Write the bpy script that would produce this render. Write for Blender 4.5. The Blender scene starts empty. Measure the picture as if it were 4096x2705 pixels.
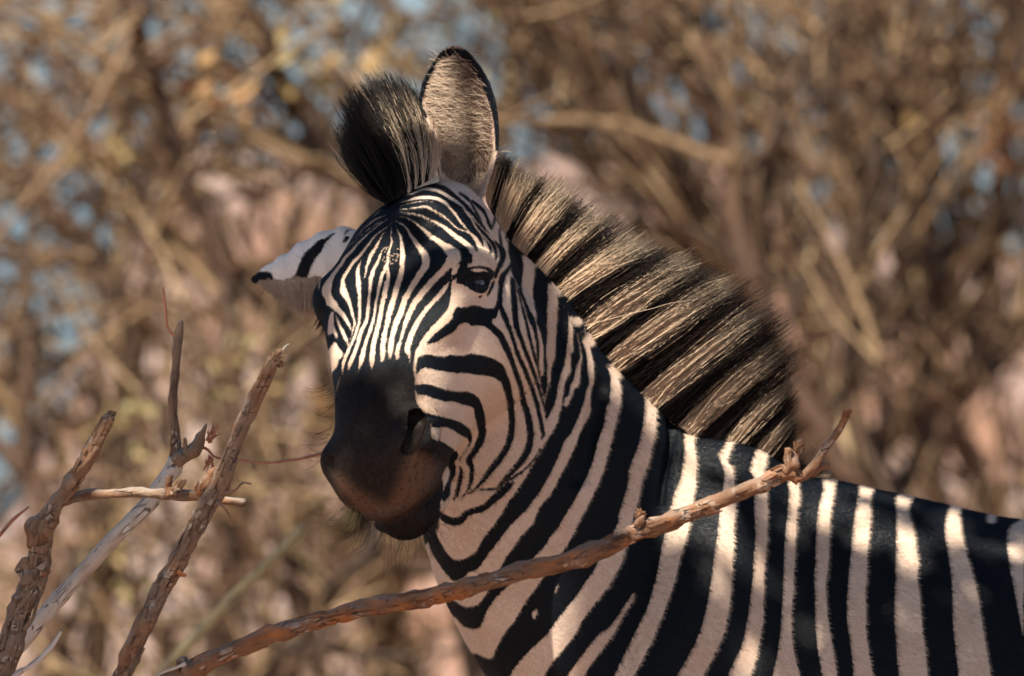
import bpy, math, random
import numpy as np
from mathutils import Vector

# ------------------------------------------------------------------ camera, sky, sun, exposure
SCN = bpy.context.scene
COL = SCN.collection
LENS, SENSOR = 300.0, 36.0
SC = 0.00027                       # metres per photo pixel at the zebra
W_PX, H_PX = 4096.0, 2705.0
DIST = LENS / SENSOR * W_PX * SC   # camera to the y = 0 plane
CAM_Z = 1.45
cam = bpy.data.cameras.new('camera')
cam.lens = LENS; cam.sensor_width = SENSOR
cam.clip_start = 0.1; cam.clip_end = 6000
cam.dof.use_dof = True
cam.dof.focus_distance = DIST - 0.13
cam.dof.aperture_fstop = 4.8
cam_o = bpy.data.objects.new('camera', cam); COL.objects.link(cam_o)
cam_o.location = (0, -DIST, CAM_Z); cam_o.rotation_euler = (math.radians(90), 0, 0)
SCN.camera = cam_o

SUN = np.array([-0.30, -0.50, 0.81]); SUN /= np.linalg.norm(SUN)      # towards the sun
sun_el = math.asin(SUN[2]); sun_az = math.atan2(SUN[0], SUN[1])
world = bpy.data.worlds.new('World'); SCN.world = world; world.use_nodes = True
nt = world.node_tree
sky = nt.nodes.new('ShaderNodeTexSky'); sky.sky_type = 'NISHITA'; sky.sun_disc = False
sky.sun_elevation = sun_el; sky.sun_rotation = sun_az
sky.air_density = 1.0; sky.dust_density = 1.0; sky.ozone_density = 1.5
nt.links.new(sky.outputs[0], nt.nodes['Background'].inputs[0])
nt.nodes['Background'].inputs[1].default_value = 0.058
sl = bpy.data.lights.new('sun', 'SUN'); sl.energy = 5.0; sl.angle = math.radians(0.53); sl.color = (1.0, 0.91, 0.77)
so = bpy.data.objects.new('sun', sl); COL.objects.link(so)
so.rotation_euler = Vector(SUN).to_track_quat('Z', 'Y').to_euler()
SCN.view_settings.view_transform = 'Standard'; SCN.view_settings.look = 'None'
SCN.view_settings.exposure = 1.15; SCN.view_settings.gamma = 1.0
SCN.cycles.max_bounces = 6; SCN.cycles.diffuse_bounces = 4

# ------------------------------------------------------------------ helpers
rng = np.random.default_rng(7)
def P(px, py, y):
    """photo pixel + depth -> world point"""
    k = (DIST + y) / DIST
    return np.array([(px - W_PX / 2) * SC * k, y, CAM_Z + (H_PX / 2 - py) * SC * k])
def PV(a, y):
    a = np.asarray(a, float); y = np.broadcast_to(np.asarray(y, float), a.shape[:1])
    k = (DIST + y) / DIST
    return np.stack([(a[:, 0] - W_PX / 2) * SC * k, y, CAM_Z + (H_PX / 2 - a[:, 1]) * SC * k], 1)
def to_px(V):
    k = DIST / (DIST + V[:, 1])
    return V[:, 0] * k / SC + W_PX / 2, H_PX / 2 - (V[:, 2] - CAM_Z) * k / SC
def nrm(v):
    v = np.asarray(v, float); return v / np.maximum(np.linalg.norm(v, axis=-1, keepdims=True), 1e-12)
def catmull(pts, n, closed=False):
    pts = np.asarray(pts, float); m = len(pts)
    if m < 3: 
        t = np.linspace(0, 1, n * max(m - 1, 1) + 1)[:, None]
        return pts[0] * (1 - t) + pts[-1] * t
    if closed: q = np.vstack([pts[-1:], pts, pts[:2]]); segs = m
    else: q = np.vstack([2 * pts[0] - pts[1], pts, 2 * pts[-1] - pts[-2]]); segs = m - 1
    out = []
    t = np.arange(n)[:, None] / n
    for i in range(segs):
        a, b, c, d = q[i], q[i + 1], q[i + 2], q[i + 3]
        out.append(0.5 * (2 * b + (c - a) * t + (2 * a - 5 * b + 4 * c - d) * t * t + (3 * b - a - 3 * c + d) * t ** 3))
    out = np.vstack(out)
    return out if closed else np.vstack([out, pts[-1:]])
def tag(o, label=None, cat=None, group=None, kind=None):
    if label: o['label'] = label
    if cat: o['category'] = cat
    if group: o['group'] = group
    if kind: o['kind'] = kind
    return o
def empty(name, loc=(0, 0, 0)):
    o = bpy.data.objects.new(name, None); COL.objects.link(o); o.location = loc; o.empty_display_size = 0.1
    return o
def mesh_np(name, V, F, mat, parent=None, smooth=True, attrs=None):
    """F: (n,k) int array, all faces with k corners"""
    me = bpy.data.meshes.new(name)
    V = np.ascontiguousarray(V, np.float32); F = np.ascontiguousarray(F, np.int32)
    n, k = F.shape
    me.vertices.add(len(V)); me.vertices.foreach_set('co', V.ravel())
    me.loops.add(n * k); me.loops.foreach_set('vertex_index', F.ravel())
    me.polygons.add(n); me.polygons.foreach_set('loop_start', np.arange(0, n * k, k, dtype=np.int32))
    me.update(calc_edges=True)
    me.polygons.foreach_set('use_smooth', np.full(n, smooth))
    for an, av in (attrs or {}).items():
        av = np.asarray(av, np.float32)
        if av.ndim == 1:
            at = me.attributes.new(an, 'FLOAT', 'POINT'); at.data.foreach_set('value', av)
        else:
            at = me.attributes.new(an, 'FLOAT_VECTOR', 'POINT'); at.data.foreach_set('vector', np.ascontiguousarray(av).ravel())
    me.materials.append(mat)
    o = bpy.data.objects.new(name, me); COL.objects.link(o)
    if parent is not None:
        o.parent = parent
        o.location = -Vector(parent.location) if parent.type == 'EMPTY' else (0, 0, 0)
    return o

class NT:
    """tiny node helper"""
    def __init__(s, name):
        s.m = bpy.data.materials.new(name); s.m.use_nodes = True
        s.t = s.m.node_tree; s.b = s.t.nodes['Principled BSDF']; s.out = s.t.nodes['Material Output']
    def n(s, kind, **kw):
        nd = s.t.nodes.new(kind)
        for k, v in kw.items():
            if k.startswith('i_'):
                nm = k[2:]
                nd.inputs[int(nm) if nm.isdigit() else nm].default_value = v
            else: setattr(nd, k, v)
        return nd
    def l(s, a, b):
        s.t.links.new(a, b)
    def val(s, x):
        return x
    def math(s, op, a, b=None, c=None, clamp=False):
        nd = s.t.nodes.new('ShaderNodeMath'); nd.operation = op; nd.use_clamp = clamp
        for i, x in enumerate((a, b, c)):
            if x is None: continue
            if isinstance(x, (int, float)): nd.inputs[i].default_value = x
            else: s.l(x, nd.inputs[i])
        return nd.outputs[0]
    def mix(s, f, a, b, mode='MIX'):
        nd = s.t.nodes.new('ShaderNodeMix'); nd.data_type = 'RGBA'; nd.blend_type = mode
        for i, x in ((0, f), (6, a), (7, b)):
            if isinstance(x, (int, float)): nd.inputs[i].default_value = x
            elif isinstance(x, tuple): nd.inputs[i].default_value = x if len(x) == 4 else (*x, 1)
            else: s.l(x, nd.inputs[i])
        return nd.outputs[2]
    def ss(s, x, lo, hi):
        nd = s.t.nodes.new('ShaderNodeMapRange'); nd.interpolation_type = 'SMOOTHSTEP'
        s.l(x, nd.inputs[0]); nd.inputs[1].default_value = lo; nd.inputs[2].default_value = hi
        return nd.outputs[0]
    def attr(s, name):
        return s.n('ShaderNodeAttribute', attribute_name=name)
    def noise(s, scale, detail=3, rough=0.5, vec=None, dim='3D'):
        nd = s.n('ShaderNodeTexNoise', noise_dimensions=dim); nd.inputs['Scale'].default_value = scale
        nd.inputs['Detail'].default_value = detail; nd.inputs['Roughness'].default_value = rough
        if vec is not None: s.l(vec, nd.inputs['Vector'])
        return nd.outputs[0]
    def obj(s):
        return s.n('ShaderNodeTexCoord').outputs['Object']
    def bump(s, h, strength, dist):
        nd = s.n('ShaderNodeBump'); nd.inputs['Strength'].default_value = strength; nd.inputs['Distance'].default_value = dist
        s.l(h, nd.inputs['Height']); s.l(nd.outputs[0], s.b.inputs['Normal']); return nd
# ------------------------------------------------------------------ the coat: stripes traced on the animal
CROPS = dict(A=(1200, 700, 500 / 1568), B=(1600, 700, 500 / 1568), C=(1200, 1100, 500 / 1568), D=(1600, 1100, 500 / 1568),
             E=(1200, 1500, 500 / 1568), F=(1600, 1500, 500 / 1568), G=(1000, 700, 500 / 1568), H=(1300, 1750, 500 / 1568),
             I=(1300, 150, 800 / 1568), J=(1900, 550, 800 / 1568), K=(2500, 850, 800 / 1568), L=(1700, 1300, 800 / 1568),
             M=(1650, 1900, 800 / 1568), N=(2400, 1500, 800 / 1568), O=(2400, 1900, 800 / 1568), X=(3200, 1800, 896 / 1561),
             Q=(1380, 800, 300 / 1568), R=(1240, 950, 300 / 1568), S=(1850, 700, 300 / 1568), T=(1900, 1050, 300 / 1568),
             U=(2000, 1250, 400 / 1568))
def parse(s):
    pts = []; c = None
    for tok in s.split():
        if tok in CROPS: c = CROPS[tok]; continue
        v = [float(t) for t in tok.split(',')]
        pts.append([c[0] + v[0] * c[2], c[1] + v[1] * c[2]] + ([v[2] * c[2]] if len(v) > 2 else []))
    return np.array(pts)
# k/w = black/white, p = polygon, r = ribbon (x,y,width)
COAT = """
kp A 1070,372 A 900,480 A 300,880 A -100,1300 C -200,500 C -100,1568 E 100,700 E 100,1300 H -200,700 H 100,1100 H 500,1350 H 1000,1400 H 1330,1270 H 1430,950 H 1440,800 F 525,1540 F 540,1400 F 520,1300 F 530,1240 F 570,1160 F 600,1130 F 660,1090 F 700,1060 F 722,980 F 600,890 F 500,830 F 400,800 F 385,760 F 370,600 F 310,500 F 260,430 F 195,330 F 180,130 D 180,1300 D 165,1220 D 160,1180 D 175,1050 D 190,950 D 230,880 D 260,820 D 320,740 D 400,640 D 480,560 D 560,470 D 600,410 D 620,330 D 637,200 D 640,60 B 650,1290 B 650,1160 B 740,1115 B 830,1110 B 905,1090 B 905,1000 B 960,950 B 1100,960 B 1195,1060 B 1210,1000 B 1210,940 B 1190,870 B 1150,800 B 1100,720 B 1060,660 B 1000,580 B 930,480 B 860,400 B 784,325 B 700,258 B 600,165 B 480,120 B 300,90 A 1250,200 A 1130,300
wr Q 760,190,8 690,260,28 620,320,20 560,370,8
wr Q 850,310,15 760,350,25 660,390,33 580,440,36 500,500,33 430,560,28 370,620,24 320,680,22 270,740,17 220,800,8
wr Q 770,430,12 700,470,20 620,530,28 540,580,24 470,630,24 420,690,18 350,730,14 310,770,10
wr Q 270,820,12 200,870,24 130,920,25 60,990,25 0,1050,22 R 680,310,25 600,390,28 520,460,25 440,540,28 370,610,35 310,680,45 260,760,50 225,850,45 205,950,40 190,1050,35 180,1110,20
wr Q 890,390,20 830,440,25 740,500,30 660,560,32 590,620,32 500,690,35 420,770,45 330,850,55 260,920,55 170,1040,70 100,1110,75 0,1210,80 R 650,560,85 580,650,85 500,760,95 450,850,120 400,930,150 370,1010,190 345,1090,215 355,1170,200 390,1260,180 420,1340,180 450,1400,130
wr C 375,330,120 420,370,110 470,430,80 530,490,70 580,560,55 615,620,45 640,690,12
wr Q 985,470,22 930,520,28 870,570,28 800,620,30 720,680,32 640,740,38 580,810,42 520,900,48 450,980,60 390,1060,70 320,1150,80 250,1220,85 170,1300,90 R 850,600,80 800,680,80 750,760,80 705,840,80 685,920,95 690,1000,120 695,1080,150 715,1150,165 755,1220,135 795,1300,105 830,1380,90 860,1480,80 880,1560,75 C 668,520,40 682,560,35 685,600,35 672,660,32 655,720,25 640,780,18 622,850,12 610,890,6
wr Q 850,670,15 790,720,25 750,800,30 710,870,50 670,940,75 640,1010,60 600,1070,75 560,1120,88 520,1200,88 500,1280,75 470,1350,62 450,1420,58 R 1170,730,50 1150,820,32 1130,870,8
wr R 1072,460,8 1035,560,50 1005,660,80 1000,760,95 1010,850,105 1015,950,118 1022,1050,108 1035,1140,90 1038,1230,90 1040,1320,85 1037,1400,80 1040,1500,78 C 750,470,48 745,560,42 735,620,42 715,690,44 690,760,44 660,830,44 630,900,45 592,980,50 562,1050,50 542,1120,44 535,1190,30 530,1250,10
wr Q 850,1000,20 800,1020,38 760,1090,48 730,1170,50 700,1260,60 670,1330,75 R 1350,640,85 1310,740,95 1280,840,98 1268,930,92 1263,1020,86 1255,1120,78 1240,1210,70 1233,1300,70 1225,1400,74 C 860,370,46 855,430,48 848,500,50 833,570,54 800,640,55 770,700,58 747,770,60 728,850,55 700,930,55 670,1010,60 640,1080,62 620,1150,50 610,1200,15
wr Q 965,560,15 970,620,25 965,700,25 960,760,28 970,800,30 980,860,58 965,930,50 945,1000,45 920,1060,60 910,1120,68 895,1200,60 895,1260,70 885,1340,90 855,1430,120
wr Q 850,1410,90 825,1480,80 A 1035,1240,55 1020,1300,55 1000,1380,50 982,1450,45 972,1520,40 C 980,200,35 968,260,36 955,340,40 945,420,42 935,490,42 922,560,45 900,630,50 878,700,50 852,770,54 830,830,50 810,900,52 792,980,68 776,1050,72 760,1110,52 742,1170,28 730,1220,6
wr Q 880,1410,90 905,1490,65 A 1106,1230,50 1110,1300,52 1095,1380,55 1075,1450,60 1062,1530,60 C 1085,90,52 1072,160,60 1060,220,60 1045,300,62 1030,380,65 1015,460,65 1002,540,65 990,600,62 973,670,65 952,740,70 935,810,70 920,890,70 910,970,78 905,1050,78 902,1120,56 900,1190,8
wr Q 1070,530,12 1095,600,32 1120,680,42 1160,760,54 1180,850,68 1190,950,85 1200,1050,108 1205,1150,118 1200,1250,115 1190,1350,115 A 1285,1150,68 1268,1240,76 1240,1330,80 1212,1420,80 1190,1500,76 1172,1560,72 C 1150,380,82 1130,450,80 1112,520,76 1096,600,70 1080,660,60 1065,730,68 1050,800,74 1041,880,70 1040,960,78 1035,1030,66 1025,1100,22
wr Q 1040,420,22 1110,470,32 1190,510,40 1250,560,45 1310,630,58 1360,720,72 1430,820,90 A 1470,870,70 1525,940,82 B 310,1000,100 328,1060,108 320,1130,105 282,1200,90 232,1270,88 190,1340,84 145,1410,80 105,1480,80 60,1560,80 D 15,460,80 C 1240,520,82 1215,580,84 1193,640,78 1178,700,70 1160,770,70 1146,840,78 1135,920,74 1130,1000,58 1125,1060,16
wr A 1250,520,10 B 100,545,16 180,590,25 240,640,36 300,690,50 380,760,62 480,830,75 560,890,95 640,960,150 680,1020,170 650,1080,160 600,1130,110 540,1200,90 470,1270,88 400,1340,88 330,1420,92 270,1490,92 220,1560,90 D 185,340,84 148,420,80 110,500,78 85,575,74 60,650,62 38,740,60 18,820,62 C 1258,880,86 1228,980,82 1215,1040,46
wr B 0,350,16 100,320,24 200,290,42 320,280,50 430,290,50 520,320,48 590,370,42 640,430,40 700,500,40 760,590,36 820,660,30 860,705,28
wr A 1260,392,8 B 80,365,14 180,345,16 300,330,16 400,335,12
wr B 0,432,12 100,425,16 200,410,25 300,395,32 360,410,36 430,450,32 520,500,30 600,560,28 660,620,26 720,670,24 800,700,22 880,735,40 940,780,60
wr B 0,468,14 80,480,22 180,490,26 290,520,30 400,570,32 500,620,42 600,690,56 700,770,70 800,840,75 860,900,75 905,960,80
wr B 0,215,36 60,240,36 150,235,36 250,190,42 350,175,46 450,192,48 560,240,50 680,320,50 S 0,660,62 60,750,70 130,830,75 180,900,60 230,1010,58 290,1110,55 360,1210,50 440,1290,50 510,1360,55 560,1420,45
wr S 185,850,50 260,950,46 330,1030,44 400,1110,46 480,1190,50 560,1270,60 640,1350,70
wp B 905,930 B 955,945 B 935,830 B 890,750 B 950,740 B 1010,760 B 1060,810 B 1140,860 B 1180,950 B 1185,1080 B 1200,1300 B 1100,1300 B 900,1150 B 905,1060
kr B 800,730,50 860,780,64 910,845,50 940,900,32 956,950,6
kr B 900,690,36 960,740,46 1000,790,38 1025,840,26 1034,888,6
kr B 1085,835,6 1120,890,24 1131,940,26 1120,982,6
kr D 572,78,8 500,160,40 420,240,55 340,300,55 270,370,55 220,440,55 180,520,60 140,600,60 90,720,55 50,830,45 20,940,35 10,1000,30
wr D 610,95,26 560,170,58 490,260,64 420,330,64 350,410,64 290,480,64 240,560,70 190,650,74 140,760,76 112,850,80 90,930,84 112,1000,46 125,1060,22 118,1110,6
wp C 380,470 430,470 430,620 460,700 480,770 470,795 430,760 410,730 380,750 340,740 350,600
wr C 450,500,12 470,560,34 500,640,44 540,720,54 570,790,54 600,850,32 605,900,6
wp C 430,840 470,860 500,920 550,985 520,1050 490,1060 480,1130 430,1190 390,1240 340,1250 330,1100 330,970 390,880
wr C 502,1285,10 485,1350,28 465,1420,34 445,1500,26 450,1540,10
kp D 700,420 740,400 790,412 850,400 920,382 970,390 1030,410 1100,425 1160,425 1190,400 1215,350 1230,300 1260,350 1240,400 1225,450 1215,510 1195,545 1160,545 1150,580 1160,620 1200,650 1220,700 1130,680 1060,640 1010,630 960,625 910,635 860,605 820,590 780,600 730,630 710,660 680,700 620,740 560,770 490,820 430,845 370,860 340,855 350,840 390,790 440,740 500,690 560,640 620,590 660,540 670,480
kr D 1130,640,70 1200,700,75 1260,770,72 1310,870,75 1350,960,66 1390,1050,60 1425,1150,55 1460,1250,55 1490,1340,55 1520,1440,55 L 768,594,42 795,680,46 815,760,48 825,840,48 820,920,48 795,1000,52 750,1070,46 700,1130,38 650,1180,32 600,1230,18 570,1265,8
kp D 215,1080 250,1030 300,1005 380,1000 440,1015 510,1020 580,1020 650,1000 720,1015 790,1015 860,995 930,990 1000,1005 1080,1025 1160,1050 1220,1080 1270,1120 1310,1180 1340,1260 1370,1340 1390,1420 1400,1500 L 690,590 697,660 702,760 698,840 690,890 665,960 630,1020 590,1080 540,1140 490,1200 450,1240 410,1280 350,1320 330,1330 400,1270 440,1210 480,1150 520,1090 570,1030 610,970 640,900 655,820 660,740 650,660 635,580 620,510 600,455 570,430 530,405 470,395 400,385 330,375 260,375 190,365 120,355 40,340 0,330 D 300,1165 265,1170 230,1220 205,1230
kp F 170,130 190,130 260,120 330,118 400,130 470,155 540,180 600,195 660,205 740,215 820,210 880,225 930,250 980,290 1010,350 1040,430 1060,520 1070,620 1075,720 1060,800 1030,880 990,930 940,1000 905,1050 905,1100 920,1160 920,1240 910,1320 880,1400 840,1470 790,1530 750,1555 800,1500 840,1440 860,1370 870,1280 875,1180 850,1130 825,1080 840,1030 890,960 930,890 960,820 985,740 980,680 965,600 945,520 935,450 920,405 870,385 800,370 730,345 660,325 590,330 540,320 480,300 400,280 330,250 260,245 215,225 200,190
kp F 300,470 370,490 440,505 520,525 600,545 680,570 750,595 820,640 870,680 890,740 900,790 885,860 850,920 800,980 760,1030 750,1080 745,1060 770,1010 820,950 860,890 865,830 840,780 790,760 720,720 660,680 600,655 520,645 450,650 390,640 350,570
kp F 600,1130 660,1090 690,1130 695,1200 680,1270 640,1340 620,1400 625,1470 600,1540 560,1568 530,1568 540,1500 560,1420 580,1370 610,1310 625,1240 620,1180
kr F 755,1160,22 765,1230,38 750,1310,48 735,1390,44 725,1450,42 715,1520,22
kr F 700,1440,8 700,1500,18 670,1568,12
kp B 640,1300 700,1240 770,1180 830,1150 900,1210 1000,1225 1080,1215 1150,1240 1170,1280 1130,1330 1110,1400 1070,1470 1000,1480 920,1455 840,1400 770,1370 700,1350 720,1310 700,1290 660,1330
kr B 850,1175,22 950,1158,26 1040,1160,28 1120,1190,38 1165,1245,38
kp B 730,1190 760,1120 800,1090 850,1110 830,1160 860,1200 780,1240 700,1290
kr B 1190,830,10 1230,880,38 1275,940,66 1290,1000,68 1275,1070,62 1240,1150,52 1210,1230,38 1195,1290,22
kr T 395,400,36 370,470,48 340,540,50 310,600,48 280,660,32 255,690,8
kr T 745,0,22 720,80,46 660,170,68 600,240,96 560,330,108 545,430,92 535,540,86 525,640,84 520,740,86 510,830,100 515,900,95 545,960,75 580,1030,75 620,1120,78 650,1210,75 690,1310,70 730,1420,68 U 40,20,52 75,90,56 112,180,58 160,300,54 205,430,46 245,560,50 290,690,54 340,800,58 395,920,62 430,1020,62 470,1120,62 512,1230,58 545,1340,56 580,1440,58 600,1560,56 L 905,750,26 920,830,26 925,865,20 910,895,8
kr T 760,330,46 770,420,68 785,520,85 800,650,105 810,770,114 820,880,114 830,1000,112 835,1110,104 845,1200,94 870,1300,86 U 235,60,80 250,180,74 280,300,66 330,420,56 362,520,52 402,620,52 442,720,48 480,820,48 512,900,48 547,1000,48 582,1110,46 612,1200,38 640,1300,32 662,1380,27 690,1480,22 705,1560,14
kr T 800,330,16 830,430,20 870,540,24 910,660,28 940,780,28 970,900,28 1000,1010,34 1030,1110,38 1060,1220,40 1085,1330,44 U 370,20,30 390,80,33 415,180,35 437,290,34 462,400,34 490,500,34 512,590,34 540,690,33 566,780,28 590,850,24 612,930,20 632,1030,16 650,1130,10
kr T 930,540,46 960,640,48 1000,740,50 1040,840,54 1080,950,60 1110,1060,68 1150,1160,74 1190,1270,74 U 460,10,50 482,60,55 510,130,58 532,210,56 552,300,44 568,400,35 586,480,38 591,570,38 592,660,32 593,760,22 602,830,8
kr S -60,380,36 40,450,46 110,510,54 160,560,22 200,640,24 250,720,34 300,820,38 350,910,28 400,1000,8
kr S 200,540,36 290,620,56 370,690,68 430,750,66 470,820,44 510,910,38 540,1000,48 580,1080,56 600,1130,24
kr S 600,1130,24 640,1010,36 665,900,32 675,790,38 690,690,56
kp S 650,570 690,540 740,545 780,660 740,690 690,690 660,660
kr S 770,1100,8 765,1200,22 780,1300,34 800,1420,40 810,1490,18
kp S 880,1270 930,1380 958,1480 950,1560 T 750,0 755,120 775,230 830,330 880,440 930,540 955,600 970,560 958,480 965,380 985,280 995,150 1000,0 S 1180,1568 1050,1430 960,1330
kp T 1190,0 1235,100 1250,200 1245,300 1235,400 1220,520 1215,640 1220,760 1235,880 1270,1000 1290,1100 1280,1200 1310,1300 U 600,210 630,290 650,370 665,450 685,550 690,650 690,750 690,850 690,950 650,1020 640,1060 650,1150 680,1270 690,1320 720,1250 735,1150 730,1050 730,950 735,850 725,750 715,650 715,550 720,450 725,350 730,250 725,190 T 1500,1150 1500,1000 1510,850 1510,700 1510,550 1500,430 1460,350 1410,260 1340,170 1270,100 1210,20
kp J 632,1210 648,1260 U 905,100 885,200 895,280 885,370 880,470 875,560 870,650 855,740 815,840 800,920 800,1010 790,1100 760,1180 740,1270 710,1370 700,1440 710,1510 L 945,690 950,745 965,715 1000,645 U 850,1450 880,1320 895,1230 910,1130 930,1030 970,920 1000,830 1020,730 1030,600 1040,500 1060,400 1060,300 1070,180 1065,80 1030,-20
kp U 1110,120 1150,230 1150,330 1145,450 1155,560 1145,610 1115,640 1115,740 1110,830 1105,930 1060,1010 1030,1080 1005,1180 995,1290 975,1400 970,1500 990,1480 1010,1345 1060,1300 1090,1230 1100,1140 1155,1050 1165,960 1180,870 1215,780 1250,710 1250,640 1235,560 1225,480 1210,400 1200,320 1145,130
kp U 1215,370 1245,460 1265,560 1280,650 1290,720 1275,800 1265,900 1260,1000 1250,1100 1215,1170 1170,1200 1150,1270 1110,1370 1070,1450 1020,1490 970,1500 L 1060,690 1040,760 1000,840 950,910 910,990 870,1060 830,1130 780,1210 720,1300 650,1400 600,1480 M 640,392 600,440 560,490 530,540 500,600 430,650 400,660 340,670 290,640 250,590 220,540 190,480 150,385 120,450 150,600 210,690 240,740 290,800 330,830 400,800 440,760 500,740 550,680 590,620 640,560 700,480 760,400 830,330 900,260 960,180 1020,90 L 972,1176 1010,1100 1050,1010 1090,910 1140,850 1170,790 1215,690 U 1270,1500 1310,1400 1330,1310 1350,1210 1385,1130 1395,1070 1370,960 1365,860 1360,760 1350,660 1330,570 1290,480 1240,375
kp U 1385,460 1420,580 1450,700 1475,820 1475,950 1480,1100 1440,1180 1425,1300 1425,1400 L 1303,640 1300,690 1260,760 1215,850 1200,900 1180,950 1130,1060 1090,1130 1040,1230 980,1340 900,1430 M 940,392 860,470 800,560 740,640 690,730 570,950 530,1000 490,1030 420,1040 360,1010 270,960 280,1060 340,1110 400,1180 480,1205 530,1180 560,1110 600,1030 650,960 720,890 930,670 960,630 1030,560 1080,480 1140,410 L 1120,1450 1170,1370 1220,1280 1270,1180 1310,1070 1340,970 1360,890 1390,810 1410,720 1420,640 1442,600 1452,430 1432,350 1390,265 1330,180 1290,140
kp L 1515,390 1535,520 1535,600 1510,720 1480,850 1450,970 1420,1080 1400,1150 1350,1270 1300,1380 1250,1470 M 1295,395 1210,560 1030,800 960,900 900,980 850,1060 800,1150 740,1220 690,1300 650,1380 620,1440 560,1430 470,1390 520,1480 570,1568 590,1640 720,1640 760,1568 820,1480 880,1410 960,1330 1050,1250 1120,1150 1180,1070 1240,1000 1300,920 1360,830 1410,760 1450,680 N 120,1200 140,1120 160,1040 185,960 210,870 220,780 235,700 260,640 300,540 325,430 340,330 345,250 330,140 240,70 160,0
wr M 948,1125,22 958,1085,44 970,1050,18
wr M 1112,925,8 1128,890,20 1140,860,8
kp N 452,240 445,330 440,440 415,540 395,620 380,700 340,810 320,880 310,960 285,1040 265,1100 O 200,590 180,660 160,720 110,800 60,890 0,960 M 1400,1050 1330,1150 1280,1250 1200,1350 1130,1430 1080,1500 1040,1568 1000,1640 1500,1640 O 60,1660 110,1568 170,1450 220,1340 270,1240 320,1140 370,1030 410,900 440,800 460,680 480,560 500,480 N 545,1060 560,1000 580,920 620,820 640,740 655,640 655,560 650,480 640,385 580,345 520,295
wp O 268,910 262,970 230,1030 180,1110 130,1210 80,1290 20,1370 M 1400,1490 1350,1568 1300,1640 1170,1640 1210,1568 1290,1460 1360,1370 1420,1290 O 0,1240 60,1200 110,1140 160,1070 210,990
kp N 742,465 740,560 755,640 760,720 750,830 740,920 730,990 O 700,390 690,450 665,540 640,620 620,700 590,830 560,920 530,990 500,1090 450,1200 420,1290 370,1380 330,1460 270,1568 220,1660 550,1660 600,1568 650,1490 700,1400 740,1320 780,1230 820,1100 840,990 860,880 880,740 890,640 905,540 920,440 930,320 N 960,910 965,860 970,770 950,700 930,650 890,590 820,525
kp N 985,645 1000,680 1040,720 1050,800 1060,870 O 1070,250 1060,340 1050,440 1050,560 1040,680 1040,780 1030,900 1020,1000 1005,1100 985,1200 950,1300 900,1400 870,1470 810,1568 770,1650 970,1650 1000,1568 1050,1460 1100,1360 1130,1250 1150,1150 1165,1050 1180,930 1195,800 1200,680 1210,540 1215,430 1205,330 1205,200 N 1200,800 1170,760 1140,695
kp N 1250,715 1290,790 O 1310,160 1315,280 1315,400 1310,520 1300,640 1285,800 1290,900 1280,1000 1285,1080 1275,1200 1250,1320 1230,1420 1200,1520 1180,1568 1150,1650 1340,1650 1350,1568 1380,1430 1400,1320 1415,1200 1420,1080 1430,950 1435,800 1440,650 1445,520 1455,400 1470,260 1475,150 1465,60 1440,-40 1350,-60
kp O 1545,0 1560,100 1562,180 1540,330 1540,450 1530,560 1530,680 1520,800 1520,920 1505,1050 1500,1180 1510,1300 1530,1420 1560,1530 X 30,1640 160,1640 150,1568 130,1450 115,1350 105,1240 100,1120 100,1000 95,880 105,780 105,680 110,570 115,470 130,370 150,290 150,230 130,175 60,130
kp X 255,180 235,230 235,300 220,390 210,500 205,600 205,700 200,800 190,880 180,970 190,1080 195,1160 210,1260 225,1350 240,1440 260,1568 270,1650 380,1650 370,1568 360,1470 350,1380 340,1290 325,1180 325,1060 330,950 340,840 350,740 355,640 365,530 380,430 395,340 400,270 375,215 320,150
kp X 530,250 490,300 485,370 495,450 485,560 475,660 470,760 470,850 460,960 460,1060 465,1150 460,1230 470,1320 485,1430 500,1510 510,1568 520,1650 690,1650 685,1568 670,1420 665,1300 655,1200 655,1100 660,950 660,800 665,680 665,560 665,460 655,370 630,300
kp X 800,350 755,390 750,430 770,490 790,560 805,640 815,720 825,800 820,900 835,1000 845,1100 850,1200 860,1300 875,1400 890,1568 895,1650 1105,1650 1100,1568 1085,1420 1070,1300 1060,1180 1060,1050 1055,950 1045,840 1030,740 1010,640 1000,560 1005,480 1000,400
kp X 1085,400 1110,470 1120,560 1140,640 1165,730 1190,820 1220,920 1240,1020 1260,1130 1275,1230 1295,1360 1320,1500 1330,1568 1340,1650 1590,1650 1580,1568 1560,1380 1545,1300 1530,1200 1510,1090 1490,980 1465,860 1445,740 1435,640 1440,560 1470,510 1520,470
wp X 1280,440 1350,440 1350,505 1310,515 1285,500
kr M 195,285,26 240,330,48 310,365,56 380,350,56 420,305,46 480,280,44 550,260,48 620,205,52 680,150,56 740,100,46 790,60,16
kr L 430,1290,8 560,1280,14 650,1220,14 760,1150,12 850,1060,12 900,970,8
kr I 900,150,60 850,230,60 785,340,52 748,450,44 742,540,36 790,620,16
kr I 930,140,70 1000,120,80 1080,140,90 1150,180,90 1210,260,76 1265,380,66 1308,500,56 1338,620,46 1350,750,38 1348,880,18
kp G 850,830 940,800 1020,745 1060,740 960,820 910,900 880,970 820,1040 770,1120 740,1200 720,1260 690,1320 600,1340 480,1350 560,1260 600,1170 640,1060 700,960 760,920
kp G 0,1200 100,1220 255,1225 275,1340 200,1400 120,1420 0,1400
kr G 1170,835,10 1200,805,45 1235,778,10
kr G 1180,740,8 1220,705,16 1240,690,6
"""
LIPS = "H 120,430 300,560 520,700 760,800 900,560 980,330 1060,150 1200,150 1330,260 1480,330 1440,520 1280,700 1060,900 800,1010 440,1010 280,830 160,640"
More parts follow.
